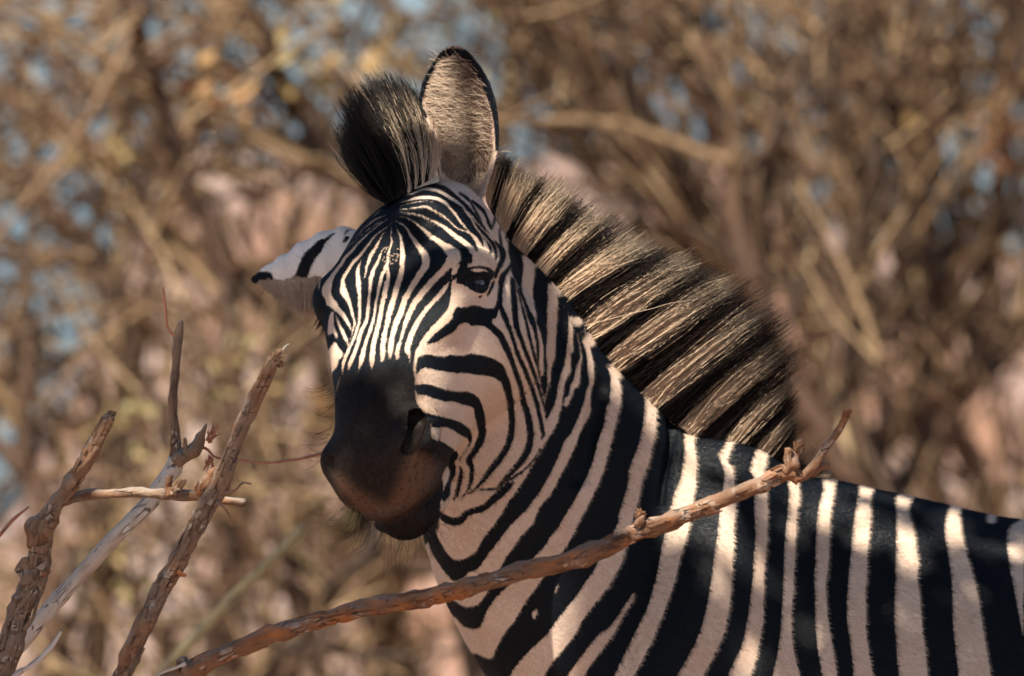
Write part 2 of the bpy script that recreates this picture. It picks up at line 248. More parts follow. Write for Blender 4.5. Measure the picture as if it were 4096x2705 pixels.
GX0, GY0, GSTEP, GW, GH = -200.0, 0.0, 3.0, 1560, 980
gxx = GX0 + np.arange(GW) * GSTEP; gyy = GY0 + np.arange(GH) * GSTEP
LIM = 45.0
def window(pts, m=LIM + 6):
    i0 = max(int((pts[:, 0].min() - m - GX0) / GSTEP), 0); i1 = min(int((pts[:, 0].max() + m - GX0) / GSTEP) + 2, GW)
    j0 = max(int((pts[:, 1].min() - m - GY0) / GSTEP), 0); j1 = min(int((pts[:, 1].max() + m - GY0) / GSTEP) + 2, GH)
    return i0, i1, j0, j1
def sd_ribbon(D, pts):
    pts = catmull(pts, 3); pts[:, 2] = np.maximum(pts[:, 2], 0.5)
    i0, i1, j0, j1 = window(pts)
    out = np.full((j1 - j0, i1 - i0), LIM)
    for a, b in zip(pts[:-1], pts[1:]):
        q0, q1, r0, r1 = window(np.array([a, b]), LIM + 30)
        q0, q1, r0, r1 = max(q0, i0), min(q1, i1), max(r0, j0), min(r1, j1)
        if q1 <= q0 or r1 <= r0: continue
        X, Y = gxx[None, q0:q1] - a[0], gyy[r0:r1, None] - a[1]
        dx, dy = b[0] - a[0], b[1] - a[1]; L2 = dx * dx + dy * dy + 1e-9
        t = np.clip((X * dx + Y * dy) / L2, 0, 1)
        d = np.sqrt((X - t * dx) ** 2 + (Y - t * dy) ** 2) - 0.5 * (a[2] + t * (b[2] - a[2]))
        s = out[r0 - j0:r1 - j0, q0 - i0:q1 - i0]; np.minimum(s, d, out=s)
    return (i0, i1, j0, j1), np.clip(out, -LIM, LIM)
def sd_poly(pts, sm=2, lim=LIM):
    pts = catmull(pts, sm, True)
    i0, i1, j0, j1 = window(pts, lim + 6)
    X, Y = gxx[None, i0:i1], gyy[j0:j1, None]
    out = np.full((j1 - j0, i1 - i0), lim * lim); ins = np.zeros(out.shape, bool)
    q = np.roll(pts, -1, 0)
    for a, b in zip(pts, q):
        c0, c1, r0, r1 = window(np.array([a, b]), lim + 6)
        c0, c1, r0, r1 = max(c0, i0), min(c1, i1), max(r0, j0), min(r1, j1)
        dx, dy = b[0] - a[0], b[1] - a[1]
        if c1 > c0 and r1 > r0:
            x, y = gxx[None, c0:c1] - a[0], gyy[r0:r1, None] - a[1]
            t = np.clip((x * dx + y * dy) / (dx * dx + dy * dy + 1e-9), 0, 1)
            s = out[r0 - j0:r1 - j0, c0 - i0:c1 - i0]
            np.minimum(s, (x - t * dx) ** 2 + (y - t * dy) ** 2, out=s)
        if abs(dy) > 1e-9:
            lo, hi = min(a[1], b[1]), max(a[1], b[1])
            rows = np.nonzero((gyy[j0:j1] >= lo) & (gyy[j0:j1] < hi))[0]
            if len(rows):
                xc = a[0] + (gyy[j0:j1][rows] - a[1]) / dy * dx
                ins[rows] ^= X < xc[:, None]
    d = np.sqrt(out); return (i0, i1, j0, j1), np.where(ins, -d, d)
def build_coat(lines):
    D = np.full((GH, GW), LIM)
    for line in lines:
        op, body = line.split(' ', 1); pts = parse(body)
        (i0, i1, j0, j1), d = sd_ribbon(D, pts) if op[1] == 'r' else sd_poly(pts)
        s = D[j0:j1, i0:i1]
        s[...] = np.minimum(s, d) if op[0] == 'k' else np.maximum(s, -d)
    # the stripes go on over the flank outside the picture
    m = gxx > 4090
    X = gxx[m][None, :] - 4096 + 30 * np.sin(gyy[:, None] / 260.0)
    D[:, m] = np.clip(60 - np.abs((X + 60) % 330 - 165) * 0.75, -LIM, LIM)
    return D
_lines = COAT.strip().splitlines()
COATMAP = build_coat(_lines)
EARMAP = build_coat([q for q in _lines if q[3] == 'G'])
def sample(M, px, py):
    u = np.clip((px - GX0) / GSTEP, 0, GW - 1.01); v = np.clip((py - GY0) / GSTEP, 0, GH - 1.01)
    i, j = u.astype(int), v.astype(int); a, b = u - i, v - j
    return (M[j, i] * (1 - a) + M[j, i + 1] * a) * (1 - b) + (M[j + 1, i] * (1 - a) + M[j + 1, i + 1] * a) * b
CREST = np.array([(2027, 953), (2089, 1014), (2140, 1065), (2186, 1121), (2226, 1172), (2257, 1223), (2318, 1342), (2360, 1378), (2414, 1438), (2470, 1499), (2568, 1566), (2630, 1622), (2726, 1689), (2777, 1735), (2859, 1801), (2910, 1832), (2981, 1857), (3053, 1883), (3160, 1888), (3275, 1895), (3343, 1906), (3424, 1920), (3498, 1952), (3567, 1980), (3653, 2010), (3745, 2032), (3831, 2050), (3935, 2064), (4096, 2075)], float)
def inward(px, py):
    """points just over the traced crest take the colour of the crest below them"""
    yc = np.interp(px, CREST[:, 0], CREST[:, 1]) + 14
    sl = np.interp(px, CREST[:, 0], np.gradient(CREST[:, 1], CREST[:, 0]))
    c = 1 / np.sqrt(1 + sl * sl)
    d = np.where((px > 2027) & (px < 4096), np.clip(yc - py, 0, 90), 0) * c
    return px - d * sl * c, py + d * c
LIPMAP = np.full((GH, GW), 120.0)
(_w, _d) = sd_poly(parse(LIPS), 2, 120.0); LIPMAP[_w[2]:_w[3], _w[0]:_w[1]] = _d
# ------------------------------------------------------------------ the zebra's body as one blended solid
EX = nrm([0.82, -0.54, 0.17])                         # animal's left
EY = np.array([-0.13, -0.45, -0.88]); EY = nrm(EY - EX * EY.dot(EX))   # poll -> muzzle
EZ = np.cross(EY, EX)                                  # forehead side
HO = P(1512, 1107, -0.12)
HT = np.array([
 # t    top   bot   w    vm
 [-165, -95, -105,   6, -100],
 [-150, -70, -125,  34,  -95],
 [-120, -34, -168,  60,  -85],
 [ -85, -10, -200,  80,  -75],
 [ -40,   3, -222,  92,  -62],
 [   0,   7, -230,  96,  -56],
 [  40,   6, -222,  90,  -58],
 [  80,   3, -196,  76,  -60],
 [ 120,   1, -166,  64,  -60],
 [ 160,  -1, -140,  57,  -60],
 [ 190,  -3, -124,  56,  -56],
 [ 210,  -8, -112,  58,  -54],
 [ 228, -20, -100,  54,  -56],
 [ 242, -36,  -92,  43,  -62],
 [ 250, -53,  -84,  26,  -68],
 [ 255, -67,  -73,   6,  -70]], float) * 0.001
_tt = np.linspace(HT[0, 0], HT[-1, 0], 400)
def _smooth_tab(tab, tt):
    res = []
    for c in range(1, tab.shape[1]):
        y = np.interp(tt, tab[:, 0], tab[:, c]); k = np.hanning(25); k /= k.sum()
        res.append(np.convolve(np.pad(y, 12, mode='edge'), k, 'valid'))
    return res
_ht, _hb, _hw, _hv = _smooth_tab(HT, _tt)
def smin(a, b, k):
    h = np.clip(0.5 + 0.5 * (b - a) / k, 0, 1)
    return b * (1 - h) + a * h - k * h * (1 - h)
def smax(a, b, k): return -smin(-a, -b, k)
def head_local(p):
    q = p - HO
    return q @ EX, q @ EY, q @ EZ
def HP(u, t, v):
    return HO + (np.asarray(u)[..., None] * EX + np.asarray(t)[..., None] * EY + np.asarray(v)[..., None] * EZ) * 0.001
def f_head(p):
    u, t, v = head_local(p)
    tc = np.clip(t, _tt[0], _tt[-1])
    top = np.interp(tc, _tt, _ht); bot = np.interp(tc, _tt, _hb); w = np.interp(tc, _tt, _hw); vm = np.interp(tc, _tt, _hv)
    up = v > vm
    hh = np.where(up, top - vm, vm - bot)
    uu = np.abs(u) / w; vv = np.abs(v - vm) / np.maximum(hh, 0.004)
    n = np.where(up, 2.25, 2.0)
    r = (uu ** n + vv ** n) ** (1 / n)
    f = (r - 1) * np.minimum(w, hh + 0.01) * 0.9
    over = np.abs(t - tc)
    return np.where(over > 0, np.maximum(f, 0) + over, f)
def chain(C, Dv, a, b, egg=0.0):
    """elliptic tube: centres, in-plane unit axes, half depth along the axis, half width across"""
    segs = []
    for i in range(len(C) - 1):
        segs.append((C[i], C[i + 1], Dv[i], Dv[i + 1], a[i], a[i + 1], b[i], b[i + 1]))
    return segs, egg
def f_chain(p, ch, k, lo, hi):
    segs, egg = ch
    best = None
    for c0, c1, d0, d1, a0, a1, b0, b1 in segs:
        m = max(a0, a1, b0, b1) + 0.08
        if np.any(np.maximum(c0, c1) + m < lo) or np.any(np.minimum(c0, c1) - m > hi): continue
        s = c1 - c0; L = np.linalg.norm(s); s = s / L
        q = p - c0; x = q @ s
        t = np.clip(x / L, 0, 1)
        d = d0 * 0.5 + d1 * 0.5; d = d - s * d.dot(s); d /= np.linalg.norm(d)
        l = np.cross(s, d)
        a = a0 + t * (a1 - a0); b = b0 + t * (b1 - b0)
        uu = (q @ d) / a
        ww = (q @ l) / (b * (1 - egg * np.clip(uu, -1, 1)))
        ee = (x - t * L) / np.minimum(a, b)
        r = np.sqrt(uu * uu + ww * ww + ee * ee)
        f = (r - 1) * np.minimum(a, b)
        best = f if best is None else smin(best, f, k)
    return best
# neck: pairs of crest / throat points of the photograph with their depth and half width
NK = np.array([
 # crest px,py   throat px,py   y     half width
 [1905,  840,   1680, 1250,  0.020, 0.052],
 [2042,  988,   1690, 1560,  0.030, 0.062],
 [2174, 1126,   1700, 1800,  0.045, 0.070],
 [2295, 1345,   1752, 2005,  0.062, 0.076],
 [2448, 1525,   1790, 2155,  0.080, 0.084],
 [2615, 1655,   1818, 2290,  0.100, 0.092],
 [2735, 1822,   1858, 2465,  0.120, 0.104],
 [2895, 1965,   1958, 2680,  0.140, 0.120],
 [3085, 2040,   2130, 2890,  0.160, 0.140],
 [3370, 2100,   2350, 3120,  0.180, 0.165]])
NK = catmull(NK, 2)
_cr, _th = PV(NK[:, :2], NK[:, 4]), PV(NK[:, 2:4], NK[:, 4])
NECK = chain((_cr + _th) / 2, nrm(_cr - _th), np.linalg.norm(_cr - _th, axis=1) / 2, NK[:, 5], 0.30)
BD = np.array([
 # px   back py  belly py   y   half width
 [3050, 2010, 3350, 0.160, 0.150],
 [3300, 1985, 3560, 0.175, 0.180],
 [3567, 2046, 3720, 0.190, 0.205],
 [3831, 2114, 3850, 0.205, 0.225],
 [4200, 2130, 3960, 0.225, 0.250],
 [4800, 2085, 4050, 0.255, 0.275],
 [5600, 2060, 4060, 0.300, 0.290],
 [6400, 2000, 3950, 0.340, 0.280],
 [7100, 1960, 3700, 0.380, 0.250],
 [7500, 2050, 3400, 0.400, 0.200],
 [7750, 2350, 3100, 0.410, 0.130]])
BD = catmull(BD, 2)
_b1, _b2 = PV(BD[:, :2], BD[:, 3]), PV(BD[:, [0, 2]], BD[:, 3])
BODY = chain((_b1 + _b2) / 2, nrm(_b1 - _b2), np.linalg.norm(_b1 - _b2, axis=1) / 2, BD[:, 4], 0.10)
SHOULDER_Y, HIP_Y = 0.19, 0.37
def leg(px, y, pts):
    C = np.array([[P(px + dx, 0, y)[0], y, z] for dx, z, r in pts]); r = np.array([r_ for _, _, r_ in pts])
    return chain(C, np.tile([1.0, 0, 0], (len(C), 1)), r, r * 0.8, 0)
FL = [(0, .80, .13), (-60, .62, .10), (-20, .46, .062), (10, .40, .056), (0, .34, .045), (0, .16, .033), (0, .10, .042), (-40, .05, .046), (-60, .012, .058)]
HL = [(0, .92, .19), (-40, .72, .15), (80, .58, .085), (190, .46, .06), (150, .38, .048), (90, .16, .036), (80, .10, .044), (40, .05, .048), (20, .012, .060)]
LEGS = [leg(3250, 0.07, FL), leg(3330, 0.31, [(dx + 120, z, r) for dx, z, r in FL]), leg(7050, 0.25, HL), leg(7150, 0.50, [(dx - 160, z, r) for dx, z, r in HL])]
# ears
EAR_ROWS = np.array([   # rows of crop I: y, left, right
 [62, 1005, 1035], [80, 960, 1075], [130, 895, 1135], [230, 828, 1215], [350, 768, 1285], [480, 740, 1328], [600, 762, 1350],
 [700, 815, 1358], [760, 850, 1360], [900, 872, 1352], [1000, 880, 1325], [1100, 900, 1290], [1180, 960, 1265], [1240, 1010, 1250]], float)
ER_Y = 0.030
_ez = CAM_Z + (H_PX / 2 - (150 + EAR_ROWS[:, 0] * 0.5102)) * SC; _el = (1300 + EAR_ROWS[:, 1] * 0.5102 - 2048) * SC; _er = (1300 + EAR_ROWS[:, 2] * 0.5102 - 2048) * SC
def f_ear(p):
    k = DIST / (DIST + p[:, 1])
    X, Z = p[:, 0] * k, CAM_Z + (p[:, 2] - CAM_Z) * k
    o = np.argsort(_ez)
    l = np.interp(Z, _ez[o], _el[o]); r = np.interp(Z, _ez[o], _er[o])
    c, w = (l + r) / 2, np.maximum((r - l) / 2, 0.001)
    u = (X - c) / w
    h = np.clip((Z - _ez.min()) / (_ez.max() - _ez.min()), 0, 1)
    depth = 0.032 * np.sqrt(np.maximum(1 - h, 0.0)) ** 0.6 * (0.6 + 0.4 * np.minimum(h * 4, 1))
    uc = np.clip(u, -1.1, 1.1)
    y0 = ER_Y + depth * (1 - uc ** 2) - 0.010 * uc + 0.018 * h - 0.012
    slope = 1 / np.sqrt(1 + (2 * depth * uc / np.maximum(w, 0.006)) ** 2)
    th = 0.0045 + 0.004 * (1 - h)
    f = np.maximum(np.abs(p[:, 1] - y0) * slope - th, (np.abs(u) - 1) * w)
    f = np.maximum(f, np.maximum(Z - _ez.max(), (_ez.min() - Z)))
    return f
_re = np.array([  # far ear: centre px,py, half height px, y
 [1455, 985, 62, 0.052], [1390, 1005, 84, 0.060], [1310, 1035, 92, 0.068], [1225, 1060, 76, 0.076], [1140, 1090, 50, 0.082], [1070, 1112, 28, 0.086], [1018, 1118, 16, 0.088]])
_rc = PV(_re[:, :2], _re[:, 3]); _ra = _re[:, 2] * SC
REAR = chain(_rc, np.tile(nrm([0.3, -0.15, 1]), (len(_rc), 1)), _ra, np.maximum(_ra * 0.55, 0.004), 0)
TAIL = chain(np.array([P(7650, 2250, .41), P(7850, 2500, .42), P(7930, 3100, .42), P(7900, 3900, .42)]), np.tile([1., 0, 0], (4, 1)), np.array([.05, .035, .025, .035]), np.array([.04, .03, .022, .03]))
HEADBOX = np.array([HP(s * 110, t, v) for s in (-1, 1) for t in (-180, 290) for v in (-245, 25)])
HLO, HHI = HEADBOX.min(0) - 0.02, HEADBOX.max(0) + 0.02
def overlap(lo, hi, a, b): return not (np.any(b < lo) or np.any(a > hi))
EARLO, EARHI = np.array([-.20, -.02, 1.44]), np.array([.02, .10, 1.80])
RELO, REHI = _rc.min(0) - 0.04, _rc.max(0) + 0.04
def f_base(p, lo, hi):
    f = np.full(len(p), 0.3)
    for ch, k in ((BODY, 0.03), (NECK, 0.02)):
        g = f_chain(p, ch, k, lo, hi)
        if g is not None: f = smin(f, g, 0.07)
    for ch in LEGS:
        g = f_chain(p, ch, 0.02, lo, hi)
        if g is not None: f = smin(f, g, 0.05)
    g = f_chain(p, TAIL, 0.02, lo, hi)
    if g is not None: f = smin(f, g, 0.02)
    if overlap(lo, hi, HLO, HHI):
        h = f_head(p)
        for s in (-1, 1):       # brow over the eye, cheek muscle, muzzle wings
            for (u, t, v, r, kk) in ((80, -6, -36, 25, .020), (58, 25, -140, 55, .05), (49, 194, -38, 23 if s > 0 else 17, .020)):
                d = np.linalg.norm(p - HP(s * u, t, v), axis=1) - r * 0.001
                h = smin(h, d, kk)
        # chin and lower lip
        for (u, t, v, r, kk) in ((0, 226, -110, 25, .012), (0, 240, -106, 21, .012), (0, 200, -120, 30, .02)):
            q = p - HP(u, t, v); q = np.stack([(q @ EX) * 0.8, q @ EY, q @ EZ], 1)
            h = smin(h, np.linalg.norm(q, axis=1) - r * 0.001, kk)
        f = smin(f, h, 0.014)
    if overlap(lo, hi, EARLO, EARHI):
        f = smin(f, f_ear(p), 0.012)
    if overlap(lo, hi, RELO, REHI):
        g = f_chain(p, REAR, 0.012, lo, hi)
        if g is not None: f = smin(f, g, 0.012)
    return f
def cast(pxs, ymin=-0.45, ymax=0.3, n=500):
    """photo pixels -> points on the animal's near surface"""
    ys = np.linspace(ymin, ymax, n)
    out = []
    for px, py in pxs:
        ray = PV(np.tile([px, py], (n, 1)), ys)
        f = f_base(ray, ray.min(0), ray.max(0))
        k = np.nonzero(f < 0)[0]
        i = k[0] if len(k) and k[0] > 0 else int(np.argmin(f))
        if i > 0 and f[i] < 0:
            t = f[i - 1] / (f[i - 1] - f[i]); out.append(ray[i - 1] * (1 - t) + ray[i] * t)
        else: out.append(ray[i])
    return np.array(out)
# sculpted strokes: pixel path (crop), radius in mm, depth offset in mm (+ = into the body), blend mm, add / cut
SCULPT = []
def stroke(s, r0, r1, off, k, op, y=None):
    pts = parse(s)[:, :2]
    pts = catmull(pts, 2) if len(pts) > 2 else pts
    c = cast(pts); c[:, 1] += off * 0.001
    r = np.linspace(r0, r1, len(c)) * 0.001
    SCULPT.append((c, r, k * 0.001, op))
stroke('E 1390,500 E 1330,640 E 1290,780 E 1250,900', 6, 4, 4, 10, 'add')
stroke('E 1540,500 E 1610,560 E 1630,680 E 1620,780 E 1580,870', 10, 8, 1, 9, 'add')
stroke('E 1455,560 E 1455,640 E 1430,740 E 1400,840 E 1345,925', 11, 7, 4, 3, 'cut')
stroke('E 380,1090 E 370,1150 E 400,1210', 6, 4, 1, 5, 'cut')                                   # far nostril
stroke('F 420,860 F 470,930 F 480,1000 F 440,1080', 2, 2, 0, 4, 'cut')
stroke('F 330,930 F 350,1020 F 340,1120', 2, 2, 0, 4, 'cut')
stroke('F 290,950 F 270,1050 F 230,1150', 2, 2, 0, 5, 'cut')
stroke('H 1490,330 H 1400,520 H 1280,670 H 1160,800 H 1040,895 H 900,960 H 760,1000 H 600,1010 H 460,995', 3.2, 3.2, -.5, 5, 'cut')  # mouth
stroke('H 1440,420 H 1360,540 H 1240,670 H 1120,780 H 1000,870 H 860,935 H 720,970 H 560,985', 5, 5, 3.5, 8, 'add')
stroke('H 1400,800 H 1280,930 H 1100,1000 H 900,1060 H 700,1090', 6, 6, 4, 9, 'add')
stroke('B 700,1290 B 780,1240 B 880,1205 B 980,1190 B 1080,1205 B 1150,1250', 6, 6, 2.5, 6, 'add')     # upper lid
stroke('B 700,1320 B 780,1355 B 860,1400 B 950,1430 B 1030,1435 B 1090,1410', 5, 5, 2.5, 5, 'add')       # lower lid
stroke('B 830,1300 B 890,1318 B 960,1332 B 1040,1332 B 1090,1318', 2.7, 2.7, 1.5, 3, 'cut')
stroke('B 700,1120 B 800,1080 B 920,1060 B 1040,1080 B 1140,1150', 12, 10, 6, 14, 'add')                  # brow
stroke('D 700,330 D 600,520 D 450,700 D 330,820', 14, 8, 9, 16, 'add')                                     # facial crest
stroke('F 1020,1430 F 1180,1425 F 1300,1370 F 1420,1260 F 1560,1150', 2.5, 2.5, 0, 4, 'cut')
stroke('A 1560,560 A 1510,700 A 1440,900', 16, 10, 10, 18, 'cut')
for a, b in (('U 960,100', 'U 960,800'), ('L 1370,480', 'L 1250,1180'), ('L 1330,700', 'L 1180,1200'), ('N 560,300', 'N 480,1000'), ('O 760,150', 'O 560,1000')):
    stroke(a + ' ' + b, 6, 6, 0, 12, 'cut')
stroke('N 1000,900 O 900,500 O 700,1100 O 500,1600', 45, 60, 42, 60, 'add')                               # shoulder blade
def f_full(p, lo, hi):
    f = f_base(p, lo, hi)
    for c, r, k, op in SCULPT:
        m = r.max() + 0.03
        if not overlap(lo, hi, c.min(0) - m, c.max(0) + m): continue
        d = np.full(len(p), 1.0)
        for i in range(len(c) - 1):
            s = c[i + 1] - c[i]; q = p - c[i]
            t = np.clip((q @ s) / (s @ s + 1e-12), 0, 1)
            d = np.minimum(d, np.linalg.norm(q - t[:, None] * s, axis=1) - (r[i] + t * (r[i + 1] - r[i])))
        f = smin(f, d, k) if op == 'add' else smax(f, -d, k)
    return f
def spaced(parts):
    out = [parts[0][0]]
    for a, b, h in parts:
        n = max(int(round((b - a) / h)), 1); out += list(np.linspace(a, b, n + 1)[1:])
    return np.array(out)
def surface(func, xs, ys, zs, B=8):
    """sparse surface nets on a rectilinear grid"""
    nx, ny, nz = [((len(a) - 1) // B) * B for a in (xs, ys, zs)]
    xs, ys, zs = xs[:nx + 1], ys[:ny + 1], zs[:nz + 1]
    F = np.full((nx + 1, ny + 1, nz + 1), 1.0, np.float32)
    bx, by, bz = nx // B, ny // B, nz // B
    cx = (xs[:-1:B] + xs[B::B]) / 2; cy = (ys[:-1:B] + ys[B::B]) / 2; cz = (zs[:-1:B] + zs[B::B]) / 2
    hx = (xs[B::B] - xs[:-1:B]) / 2; hy = (ys[B::B] - ys[:-1:B]) / 2; hz = (zs[B::B] - zs[:-1:B]) / 2
    cells = []
    ar = np.arange(B + 1)
    for i in range(bx):
        G = np.stack(np.meshgrid([cx[i]], cy, cz, indexing='ij'), -1).reshape(-1, 3)
        f = func(G, np.array([xs[i * B], ys[0], zs[0]]), np.array([xs[(i + 1) * B], ys[-1], zs[-1]])).reshape(by, bz)
        rad = np.sqrt(hx[i] ** 2 + hy[:, None] ** 2 + hz[None, :] ** 2)
        near = np.abs(f) < rad * 1.7 + 0.004
        js, ks = np.nonzero(near)
        cells.append(np.stack([np.full(len(js), i), js, ks], 1))
    cells = np.vstack(cells)
    # evaluate blocks in columns so that primitives can be culled
    order = np.lexsort((cells[:, 1], cells[:, 2] // 3, cells[:, 0]))
    cells = cells[order]
    grp = cells[:, 0] * 10000 + cells[:, 2] // 3
    st = np.nonzero(np.r_[True, grp[1:] != grp[:-1]])[0]; en = np.r_[st[1:], len(cells)]
    o = np.stack(np.meshgrid(ar, ar, ar, indexing='ij'), -1).reshape(-1, 3)
    for a, b in zip(st, en):
        idx = (cells[a:b, None, :] * B + o[None]).reshape(-1, 3)
        pts = np.stack([xs[idx[:, 0]], ys[idx[:, 1]], zs[idx[:, 2]]], 1)
        F[idx[:, 0], idx[:, 1], idx[:, 2]] = func(pts, pts.min(0), pts.max(0))
    oc = np.stack(np.meshgrid(np.arange(B), np.arange(B), np.arange(B), indexing='ij'), -1).reshape(-1, 3)
    C = (cells[:, None, :] * B + oc[None]).reshape(-1, 3)
    corner = np.array([[0, 0, 0], [1, 0, 0], [0, 1, 0], [1, 1, 0], [0, 0, 1], [1, 0, 1], [0, 1, 1], [1, 1, 1]])
    val = np.stack([F[C[:, 0] + c[0], C[:, 1] + c[1], C[:, 2] + c[2]] for c in corner], 1)
    neg = val < 0; act = neg.any(1) & ~neg.all(1)
    C, val, neg = C[act], val[act], neg[act]
    cp = np.stack([np.stack([xs[C[:, 0] + c[0]], ys[C[:, 1] + c[1]], zs[C[:, 2] + c[2]]], 1) for c in corner], 1)
    acc = np.zeros((len(C), 3)); cnt = np.zeros(len(C))
    for i, j in [(a, b) for a in range(8) for b in range(a + 1, 8) if np.abs(corner[a] - corner[b]).sum() == 1]:
        m = neg[:, i] != neg[:, j]
        t = val[m, i] / (val[m, i] - val[m, j])
        acc[m] += cp[m, i] * (1 - t[:, None]) + cp[m, j] * t[:, None]; cnt[m] += 1
    V = acc / cnt[:, None]
    key = (C[:, 0].astype(np.int64) * (ny + 2) + C[:, 1]) * (nz + 2) + C[:, 2]
    so_ = np.argsort(key); ks_ = key[so_]
    def find(c):
        k = (c[:, 0].astype(np.int64) * (ny + 2) + c[:, 1]) * (nz + 2) + c[:, 2]
        pos = np.clip(np.searchsorted(ks_, k), 0, len(ks_) - 1)
        return np.where(ks_[pos] == k, so_[pos], -1)
    faces = []
    for ax, (o1, o2) in enumerate((((0, 1, 0), (0, 0, 1)), ((0, 0, 1), (1, 0, 0)), ((1, 0, 0), (0, 1, 0)))):
        e = [0, 0, 0]; e[ax] = 1; ci = int(np.nonzero((corner == e).all(1))[0][0])
        m = neg[:, 0] != neg[:, ci]
        c = C[m]; a0 = np.nonzero(m)[0]
        o1, o2 = np.array(o1), np.array(o2)
        q = np.stack([a0, find(c - o1), find(c - o1 - o2), find(c - o2)], 1)
        ok = (q >= 0).all(1); q = q[ok]; fl = neg[m, 0][ok]
        q[fl] = q[fl][:, ::-1]
        faces.append(q[:, ::-1])
    return V, np.vstack(faces)
import time as _time
_t0 = _time.time()
XS = spaced([(-0.30, -0.215, .0025), (-0.215, 0.055, .0016), (0.055, 0.58, .0024), (0.58, 0.70, .005), (0.70, 1.70, .014)])
YS = spaced([(-0.36, -0.02, .0019), (-0.02, 0.12, .0024), (0.12, 0.76, .010)])
ZS = spaced([(-0.02, 0.98, .014), (0.98, 1.07, .005), (1.07, 1.20, .0024), (1.20, 1.60, .0016), (1.60, 1.79, .0024)])
ZV, ZF = surface(f_full, XS, YS, ZS)
print('zebra', len(ZV), len(ZF), round(_time.time() - _t0, 1))
# vertex data for the coat
_px, _py = to_px(ZV)
_ix, _iy = inward(_px, _py)
_sd = sample(COATMAP, _ix, np.minimum(_iy, 2700))
_re = np.full(len(ZV), 9.0); _m = np.all((ZV > RELO) & (ZV < REHI), 1)
_re[_m] = np.where(f_head(ZV[_m]) > .005, f_chain(ZV[_m], REAR, .012, RELO, REHI), 9.0)
_sd = np.where(_re < .006, sample(EARMAP, _px, _py), _sd)
_off = _px > 4095
_X = _px - 4096 + 30 * np.sin(_py / 260.0)
_sd = np.where(_off, np.clip(60 - np.abs((_X + 60) % 330 - 165) * 0.75, -45, 45), _sd)
_legm = (ZV[:, 2] < 0.62)
_sd = np.where(_legm, np.clip((np.abs((ZV[:, 2] * 1000) % 62 - 31) - 15) * 2.5, -45, 45), _sd)
_sd = np.where(ZV[:, 2] < 0.06, -45, _sd)
_lip = sample(LIPMAP, _px, _py)
_hu, _ht2, _hv2 = head_local(ZV)
ZEBRA = empty('zebra', (0.9, 0.2, 0))
tag(ZEBRA, 'zebra with black muzzle standing turned towards the camera behind the long branch', 'zebra')

m = NT('zebra_coat'); co = m.obj()
sd = m.attr('stripe').outputs['Fac']; lip = m.attr('lip').outputs['Fac']; ear = m.attr('ear').outputs['Fac']
muz = m.attr('muzzle').outputs['Fac']
mp = m.n('ShaderNodeMapping'); mp.inputs['Scale'].default_value = (1, 1, 0.35); m.l(co, mp.inputs[0])
fine = m.noise(900, 2, 0.6, mp.outputs[0]); mid = m.noise(230, 3, 0.6, co); big = m.noise(14, 3, 0.5, co)
e = m.math('MULTIPLY_ADD', m.math('SUBTRACT', fine, 0.5), 14.0, sd)
e = m.math('MULTIPLY_ADD', m.math('SUBTRACT', mid, 0.5), 10.0, e)
dark = m.ss(e, 4.8, -0.6)
white = m.mix(m.ss(big, .35, .7), (0.70, 0.56, 0.455, 1), (0.60, 0.435, 0.325, 1))
white = m.mix(m.math('MULTIPLY', m.ss(fine, .35, .75), 0.35), white, (0.42, 0.30, 0.225, 1))
black = m.mix(m.ss(fine, .4, .8), (0.0022, 0.0045, 0.008, 1), (0.009, 0.0115, 0.015, 1))
colr = m.mix(dark, white, black)
mt = m.attr('along').outputs['Fac']
colr = m.mix(m.math('MULTIPLY', m.ss(m.math('MULTIPLY_ADD', m.math('SUBTRACT', mid, .5), 90.0, muz), 85, -5), .75), colr, m.mix(dark, (0.20, 0.125, 0.085, 1), black))
fade = m.mix(m.ss(mid, .35, .7), (0.004, 0.003, 0.003, 1), (0.011, 0.0075, 0.006, 1))
fade = m.mix(m.ss(mt, .125, .20), fade, m.mix(m.ss(mid, .35, .7), (0.012, 0.0085, 0.007, 1), (0.026, 0.018, 0.014, 1)))
colr = m.mix(m.ss(muz, 25, -30), colr, fade)
lipc = m.mix(m.ss(m.noise(300, 2, .6, co), .52, .66), (0.14, 0.078, 0.05, 1), (0.055, 0.032, 0.023, 1))
colr = m.mix(m.math('MULTIPLY', m.ss(lip, 30, -45), .85), colr, lipc)
colr = m.mix(ear, colr, m.mix(m.ss(m.noise(45, 3, .6, co), .40, .60), (0.36, 0.25, 0.205, 1), (0.13, 0.085, 0.065, 1)))
colr = m.mix(m.attr('pale').outputs['Fac'], colr, m.mix(dark, (0.80, 0.77, 0.74, 1), black))
m.l(colr, m.b.inputs['Base Color'])
m.b.inputs['Roughness'].default_value = 0.55
m.b.inputs['Specular IOR Level'].default_value = 0.10
m.bump(m.math('ADD', fine, m.math('MULTIPLY', mid, .8)), 0.55, 0.0012)
COATMAT = m.m
MUZ = "C 520,1230 C 700,1230 C 900,1210 C 1100,1150 C 1300,1150 C 1420,1230 F 190,60 F 200,330 F 320,500 F 380,620 F 390,780 F 520,850 F 640,900 F 700,980 F 660,1090 F 560,1180 F 520,1300 F 540,1400 F 520,1540 H 1430,900 H 1400,1300 H 900,1500 H 300,1200 H -200,700 E 150,700 C 380,1500"
MUZMAP = np.full((GH, GW), 120.0)
(_w, _d) = sd_poly(parse(MUZ), 2, 120.0); MUZMAP[_w[2]:_w[3], _w[0]:_w[1]] = _d
_mz = sample(MUZMAP, _px, _py)
_mz = np.where(((ZV - HO) @ EY > 0.05) & ((_hv2 > -.075) | (_mz < 0)), _mz, 120.0); _lip = np.where((ZV - HO) @ EY > 0.05, _lip, 120.0)
